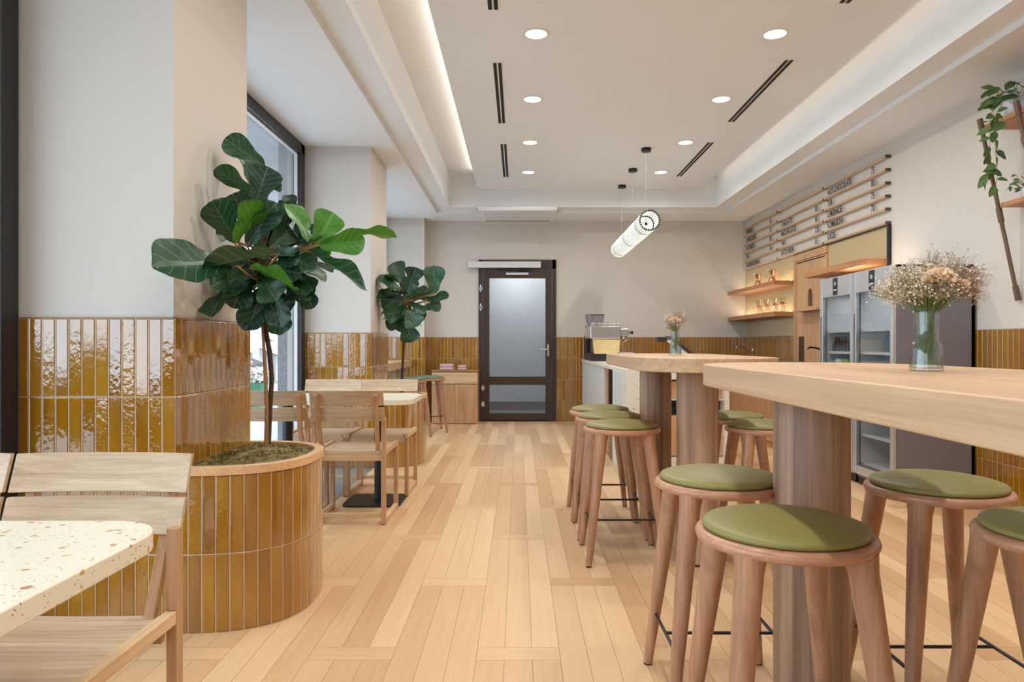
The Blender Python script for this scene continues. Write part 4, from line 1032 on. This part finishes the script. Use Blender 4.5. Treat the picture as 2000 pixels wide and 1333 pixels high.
# ------------------------------------------------------------------ menu board: round slats with standing letters
t = thing('menu_board', 'wall menu of six oak rods with black lettered drinks and prices', 'menu', (XR, 8.0, 2.45)); L_ = Vector(t.location)
zs = [2.748, 2.630, 2.514, 2.399, 2.285, 2.166]; ys = [6.05, 7.30, 8.60, 9.88]
for z in zs:
    W_ = MB(L_)
    for a, b in zip(ys, ys[1:]): W_.tube([(XR-.03, a+.006, z), (XR-.03, b-.006, z)], .0115, 12)
    s_ = ob('rod', W_, M['oakY'], t); W_ = MB(L_)
    for a in ys[:-1]: W_.box(XR-.046, XR-.0005, a-.006, a+.008, z-.013, z+.013)
    ob('bracket', W_, plain('bronze_bracket', srgb(96, 76, 62), .5), s_)
M['ink'] = plain('black_letters', srgb(26, 24, 26), .6)
def text(s, loc, size, mat, parent, nx=1.0, rot=None, depth=.003, name='lettering', align='LEFT'):
    cu = bpy.data.curves.new('t', 'FONT'); cu.body = s; cu.size = size; cu.extrude = depth; cu.offset = .0012; cu.align_x = align
    o = bpy.data.objects.new('t', cu); COL.objects.link(o)
    dg = bpy.context.evaluated_depsgraph_get(); me = bpy.data.meshes.new_from_object(o.evaluated_get(dg))
    COL.objects.unlink(o); bpy.data.objects.remove(o)
    m = (rot or Matrix(((0, 0, -1), (-1, 0, 0), (0, 1, 0)))).to_4x4() @ Matrix.Diagonal((nx, 1, 1, 1))
    me.transform(m); me.materials.clear(); me.materials.append(mat)
    r_ = bpy.data.objects.new(name, me); COL.objects.link(r_); r_.parent = parent
    r_.location = Vector(loc)-(Vector(parent.location) if parent else Vector((0, 0, 0))); return r_
rows = {0: [('ESPRESSO', 0, '60'), ('CAPPUCCINO', 1, '70'), ('FLATWHITE', 2, '80'), ('V60', 3, '60'), ('SEASONAL DRINKS', 4, '')],
        1: [('CHAI LATTE', 1, '90'), ('MATCHA LATTE', 2, '90'), ('V60', 3, '120'), ('BATCH BREW', 4, '65')],
        2: [('HOT CHOCOLATE', 0, '75'), ('TEA', 1, '80'), ('LEMONADE', 2, '75'), ('KOMBUCHA', 3, '70'), ('JUICES', 4, '')]}
for m_, lst in rows.items():
    yl = (9.80, 8.49, 7.22)[m_]; yp = (8.83, 7.47, 6.27)[m_]
    for s_, r_, p_ in lst:
        z = zs[r_+1]+.026
        text(s_, (XR-.03, yl, z), .088, M['ink'], t, .70, depth=.0006)
        if p_: text(p_, (XR-.03, yp+.06, z), .088, M['ink'], t, .72, depth=.0006)

# ------------------------------------------------------------------ glass door fridges
M['fglass'] = glass('fridge_glass', (.88, .9, .91, 1), .10)
M['seal'] = plain('dark_seal', srgb(58, 60, 64), .6)
def fridge():
    t = thing('fridge', '', 'fridge', group='upright glass door fridges')
    xf, xb, hw, h = .03, .585, .297, 1.668       # door face at x=0
    W_ = MB(); W_.box(xf, xb, -hw, -hw+.03, .06, h); W_.box(xf, xb, hw-.03, hw, .06, h); W_.box(xb-.03, xb, -hw, hw, .06, h); W_.box(xf, xb, -hw, hw, h-.14, h); W_.box(xf, xb, -hw, hw, .06, .16)
    ob('cabinet', W_, M['fridgegrey'], t, bevel=.003)
    W_ = MB(); W_.box(xf+.02, xb-.03, -hw+.0305, -hw+.034, .16, h-.14); W_.box(xf+.02, xb-.03, hw-.034, hw-.0305, .16, h-.14); W_.box(xb-.034, xb-.0305, -hw+.03, hw-.03, .16, h-.14); W_.box(xf+.02, xb-.03, -hw+.03, hw-.03, .1605, .165)
    ob('liner', W_, M['fridgein'], t)
    W_ = MB(); W_.box(.0, .028, -hw+.003, -hw+.04, .085, h-.002); W_.box(.0, .028, hw-.055, hw-.003, .085, h-.002); W_.box(.0, .028, -hw+.04, hw-.055, h-.165, h-.002); W_.box(0, .028, -hw+.04, hw-.055, .085, .15)
    dr = ob('door', W_, M['silver'], t, bevel=.003)
    W_ = MB(); W_.box(.010, .016, -hw+.04, hw-.055, .15, h-.165); ob('door_glass', W_, M['fglass'], dr)
    W_ = MB(); W_.box(-.003, .0, hw-.036, hw-.028, .78, 1.34); ob('handle', W_, M['seal'], dr)
    W_ = MB(); W_.box(-.003, .0, -.045, .035, h-.155, h-.012); lb = ob('badge', W_, plain('badge_black', srgb(30, 30, 34), .4), dr)
    W_ = MB(); W_.lathe([(.0002, -.0035), (.018, -.0035), (.018, -.003), (.0002, -.003)], (0, -.005, h-.06), 20, 'X'); ob('emblem', W_, M['silver'], lb); W_ = MB(); W_.box(-.0036, -.003, -.034, .024, h-.118, h-.108); ob('badge_lettering', W_, M['whitemetal'], lb)
    for k, z in enumerate((.38, .62, .86, 1.02, 1.20)):
        W_ = MB(); W_.box(.05, xb-.04, -hw+.035, hw-.035, z, z+.005); W_.box(.05, .056, -hw+.035, hw-.035, z, z+.022); ob('shelf', W_, M['whitemetal'], t)
    W_ = MB()
    for k in range(14): W_.box(.3, xb-.035, -hw+.034, -hw+.046, .3+k*.06, .3+k*.06+.012); W_.box(.3, xb-.035, hw-.046, hw-.034, .3+k*.06, .3+k*.06+.012)
    ob('shelf_support', W_, M['whitemetal'], t)
    W_ = MB(); W_.box(.04, xb-.02, -hw+.02, hw-.02, .0, .06); ob('plinth', W_, M['black'], t)
    return t
for fy_ in (5.197, 5.795): light('fridge_fill', 'AREA', (2.95, fy_, 1.515), energy=.8, color=(1, .98, .95), size=.3, size_y=.4, shape='RECTANGLE')  # added fill inside each fridge to brighten its dark interior
fr = fridge(); fr.location = (2.652, 5.197, 0); fr['label'] = 'silver glass door fridge, the nearer one with the grey side panel'
fr2 = clone(fr, (2.652, 5.795, 0), 0, 'silver glass door fridge, the farther one with dark bottles inside')
M['bottle'] = plain('brown_bottle', srgb(44, 28, 22), .12, coat=.5)
for k in range(5):
    y = 5.72+.058*k; z = 1.0255
    W_ = MB((2.73, y, z)); W_.lathe([(.024, z), (.025, z+.07), (.011, z+.105), (.010, z+.135), (.0115, z+.14)], (2.73, y, 0), 18)
    tag(ob('bottle', W_, M['bottle']), 'dark brown bottle, %s from the right in the farther fridge' % ('first', 'second', 'third', 'fourth', 'fifth')[k], 'bottle', 'bottles in the far fridge')
for k, (fy, z, cc) in enumerate(((5.88, .8655, srgb(208, 212, 216)), (5.755, .8655, srgb(150, 180, 90)))):
    W_ = MB((2.8, fy, z)); W_.box(2.715, 2.90, fy-.055, fy+.05, z, z+.11); tag(ob('carton', W_, plain('carton%d' % k, cc, .6), bevel=.003), ('pale grey', 'lime green')[k]+' carton on the shelf under the bottles in the far fridge', 'carton')

# ------------------------------------------------------------------ pendant lamp
t = thing('pendant_lamp', 'long horizontal pendant made of glass rods hung on three thin wires', 'lamp', (1.32, 8.02, HP)); L_ = Vector(t.location)
for y in (7.19, 8.03, 8.86):
    W_ = MB(L_); W_.lathe([(.001, HP-.001), (.05, HP-.001), (.05, HP-.035), (.001, HP-.035)], (1.326, y, 0), 28); c_ = ob('canopy', W_, M['black'], t)
    W_ = MB(L_); W_.tube([(1.326, y, HP-.03), (1.32, y, 2.45)], .0016, 5); ob('wire', W_, M['silver'], t)
ZP, RP = 2.345, .098
M['rod'] = glass('glass_rod', (.93, .95, .88, 1), .25)
W_ = MB(L_)
NR = 26
for k in range(NR):
    a = 2*pi*k/NR; W_.tube([(1.315+RP*cos(a), 6.94, ZP+RP*sin(a)), (1.315+RP*cos(a), 9.10, ZP+RP*sin(a))], .0075, 10)
ob('glass_rods', W_, plain('opal_glass_rod', (.88, .90, .80, 1), .2, Emission_Color=(1, .98, .86, 1), Emission_Strength=.75), t)
dk = plain('dark_green_ring', srgb(34, 58, 50), .3); W_ = MB(L_)
for k in range(NR):
    a = 2*pi*(k+.5)/NR; W_.tube([(1.315+RP*cos(a), 6.95, ZP+RP*sin(a)), (1.315+RP*cos(a), 9.09, ZP+RP*sin(a))], .0032, 6)
ob('gap_shade_rods', W_, dk, t)  # thin dark rods added to imitate the dark gaps between the glass rods
for y in (6.935, 7.19, 8.03, 8.86, 9.105):
    W_ = MB(L_)
    for k in range(NR):
        a = 2*pi*k/NR; W_.tube([(1.315+RP*cos(a), y-.012, ZP+RP*sin(a)), (1.315+RP*cos(a), y+.012, ZP+RP*sin(a))], .0100, 10)
    if 7 < y < 9: W_.lathe([(RP-.016, y-.004), (RP-.006, y-.004), (RP-.006, y+.004), (RP-.016, y+.004)], (1.315, 0, ZP), 40, 'Y', True)
    ob('ring', W_, dk, t)
W_ = MB(L_); W_.tube([(1.315, 7.15, ZP), (1.315, 8.9, ZP)], .012, 12); ob('light_core', W_, emit('lamp_core', (1, .95, .84, 1), .8), t)
W_ = MB(L_); W_.tube([(1.32, 7.19, ZP+RP), (1.315, 7.16, ZP)], .003, 6); W_.lathe([(.001, 7.135), (.016, 7.135), (.016, 7.15), (.001, 7.15)], (1.315, 0, ZP), 16, 'Y'); ob('end_cap', W_, M['black'], t)

# ------------------------------------------------------------------ ladder shelf on the right wall with plants
bronze = wood('bronze_wood', srgb(88, 70, 56), srgb(126, 104, 84), 'Z')
t = thing('hanging_shelf', 'wall hung shelf with slanting brown posts at the right edge', 'shelf', (3.1, 4.2, 1.4)); L_ = Vector(t.location)
for y in (4.476, 4.147):
    top, bot = Vector((2.985, y, 2.56)), Vector((3.235, y, 1.385))
    W_ = MB(L_); W_.tube([top, bot], .0125, 12)
    for a, b in ((0, .07), (.18, .215), (.49, .57), (.92, 1.0)):
        W_.tube([top.lerp(bot, a), top.lerp(bot, b)], .0175, 12)
    ob('post', W_, bronze, t)
for z, xf in ((2.487, 3.005), (1.985, 3.115)):
    W_ = MB(L_); W_.box(xf, XR-.002, 3.0, 4.466, z, z+.028); ob('shelf', W_, M['shelfwood'], t, bevel=.002)
M['pot'] = plain('white_glazed_pot', srgb(224, 228, 236), .2)
def leafy(name, lb, loc, r_, h, n, vines, seed, size, potm='pot'):
    rnd = random.Random(seed); t = thing(name, lb, 'plant', loc, 0)
    W_ = MB(); W_.lathe([(r_*.55, 0), (r_*.9, h*.25), (r_, h*.6), (r_*.92, h), (r_*.85, h), (r_*.9, h*.6), (.002, h*.55)], seg=32); ob('pot', W_, M[potm], t)
    A = MB(); V = MB()
    for _ in range(n):
        a = rnd.uniform(0, 2*pi); b = Vector((cos(a)*r_*.5, sin(a)*r_*.5, h*.9)); m_ = b+Vector((cos(a)*r_*rnd.uniform(.4, 1.2), sin(a)*r_*rnd.uniform(.4, 1.2), rnd.uniform(-.01, .09)))
        V.tube([b, m_], .0015, 4); L0 = size*rnd.uniform(.7, 1.2)
        e = m_+Vector((cos(a)+rnd.uniform(-.6, .6), sin(a)+rnd.uniform(-.6, .6), rnd.uniform(-.9, .5))).normalized()*L0
        add_leaf(A, m_, e, L0*.7, (rnd.uniform(-.5, .1), -.6, .6), .12, rnd.randrange(10), 4, 6, 'heart', rnd)
    for pts in vines:
        pts = [Vector(p)-Vector(loc) for p in pts]; V.tube(pts, .0018, 5)
        for i in range(len(pts)-1):
            for f in (.15, .6):
                p = pts[i].lerp(pts[i+1], f); L0 = size*rnd.uniform(.75, 1.25)
                e = p+Vector((rnd.uniform(-1, 1), rnd.uniform(-.6, .6), rnd.uniform(-1.0, .1))).normalized()*L0
                add_leaf(A, p, e, L0*.62, (rnd.uniform(-.4, .4), -.8, .35), .1, rnd.randrange(10), 4, 6, 'heart', rnd)
    ob('foliage', A, M['pothos'], t, recalc=False, smooth=0).data.shade_smooth(); ob('stems', V, M['stem'], t)
P3 = lambda x, y, Y: tuple(at(x, y, Y))
leafy('potted_plant', 'trailing pothos in a white pot on the upper hanging shelf', (3.12, 4.33, 2.516), .085, .13, 64,
      [[P3(1950, 215, 4.3), P3(1934, 232, 4.35), P3(1934, 265, 4.38), P3(1932, 300, 4.4), P3(1938, 330, 4.4), P3(1926, 352, 4.4)],
       [P3(1945, 225, 4.3), P3(1942, 250, 4.3), P3(1944, 290, 4.34), P3(1946, 320, 4.36), P3(1948, 345, 4.4), P3(1942, 378, 4.4)],
       [P3(1938, 320, 4.4), P3(1930, 345, 4.4), P3(1912, 365, 4.4)], [P3(1952, 220, 4.2), P3(1968, 250, 4.25)]], 4, .075)
leafy('potted_plant', 'broad leaved plant at the right edge on the upper hanging shelf', (3.16, 4.0, 2.516), .07, .11, 30, [], 6, .09)
leafy('potted_plant', 'small leafy plant in a white pot on the lower hanging shelf', (3.19, 4.30, 2.014), .05, .07, 30, [[P3(1985, 358, 4.25), P3(1974, 362, 4.25), P3(1965, 372, 4.3)]], 7, .034)

# ------------------------------------------------------------------ outside
W_ = MB(); W_.box(-40, -2.06, -30, 60, -.25, -.12); ob('ground', W_, M['pavement'], kind='structure')
W_ = MB(); W_.box(-40, 40, -60, YN-.25, -.25, -.12); ob('ground_front', W_, M['pavement'], kind='structure')
W_ = MB(); W_.box(-3.6, -2.07, -6, 14, 3.0, 3.3); ob('arcade_soffit', W_, M['concrete'], kind='structure')
W_ = MB(); W_.box(-2.145, -1.985, 6.17, 6.9, 1.22, 3.0); g_ = MB(); g_.box(-2.15, -1.985, 6.165, 6.9, -.12, 1.22)
p_ = ob('arcade_pillar', W_, M['concrete'], kind='structure'); ob('granite_cladding', g_, M['granite'], p_)
t = thing('building', 'white building across the street seen through the window', 'building', (-8.3, 22, -.12)); L_ = Vector(t.location)
W_ = MB(L_); W_.box(-14, -8, 4, 40, -.12, 7.5); ob('wall', W_, M['facade'], t)
W_ = MB(L_)
for z in (.9, 1.5, 2.4, 3.6): W_.box(-8.0, -7.9, 4, 40, z, z+.08)
for k in range(18): W_.box(-8.0, -7.93, 5+k*2, 5.18+k*2, -.12, 3.6)
ob('cornice', W_, M['facade'], t)
for k in range(7):
    W_ = MB(L_); W_.box(-8.02, -7.99, 16.2+k*2.0-.55, 16.2+k*2.0+.55, -.1, .85); ob('shop_window', W_, plain('shop_window_grey', srgb(120, 128, 132), .3), t)
text('Leonardo', (-7.88, 22.3, 1.18), .16, M['ink'], t, 1.2, Matrix(((0, 0, 1), (1, 0, 0), (0, 1, 0))).to_3x3() if False else Matrix(((0, 0, 1), (-1, 0, 0), (0, 1, 0))), name='shop_sign')
for k, (y0, y1, z, cl) in enumerate(((21.0, 24.5, 1.0, srgb(178, 184, 198)), (18.0, 19.6, .85, srgb(60, 62, 66)))):
    W_ = MB((-7.9, y0, z)); vs = [(-7.9, y0, z), (-7.9, y1, z), (-7.2, y1, z-.28), (-7.2, y0, z-.28)]; W_.face(vs); W_.face([(x, y, zz-.03) for x, y, zz in reversed(vs)])
    W_.box(-7.21, -7.19, y0, y1, z-.38, z-.28)
    tag(ob('awning', W_, plain('awning%d' % k, cl, .8)), ('pale grey shop awning across the street', 'dark shop awning across the street')[k], 'awning')
t = thing('flower_stand', 'bucket of pink and white flowers on the pavement outside the window', 'flowers', (-4.55, 12, -.12)); rnd = random.Random(1)
W_ = MB(); W_.lathe([(.12, .0), (.16, .55), (.15, .55), (.11, .03)], seg=24); W_.lathe([(.1, 0), (.12, .42)], (-.2, -.15, 0), 20); ob('bucket', W_, plain('green_bucket', srgb(40, 120, 90), .4), t)
for nm, cc in (('white_flowers', srgb(232, 232, 226)), ('pink_flowers', srgb(226, 150, 140)), ('green_leaves', srgb(50, 110, 80))):
    W_ = MB()
    for _ in range(60):
        c = Vector((rnd.gauss(0, .13), rnd.gauss(0, .12), .72+rnd.gauss(0, .09)-(.1 if 'green' in nm else 0))); r_ = .035
        q = [c+Vector((rnd.uniform(-1, 1), rnd.uniform(-1, 1), rnd.uniform(-1, 1)))*r_ for _ in range(4)]
        W_.face(q[:3]); W_.face([q[0], q[2], q[3]]); W_.face([q[1], q[2], q[3]])
    ob(nm, W_, plain(nm, cc, .7), t, smooth=0)['kind'] = 'stuff'
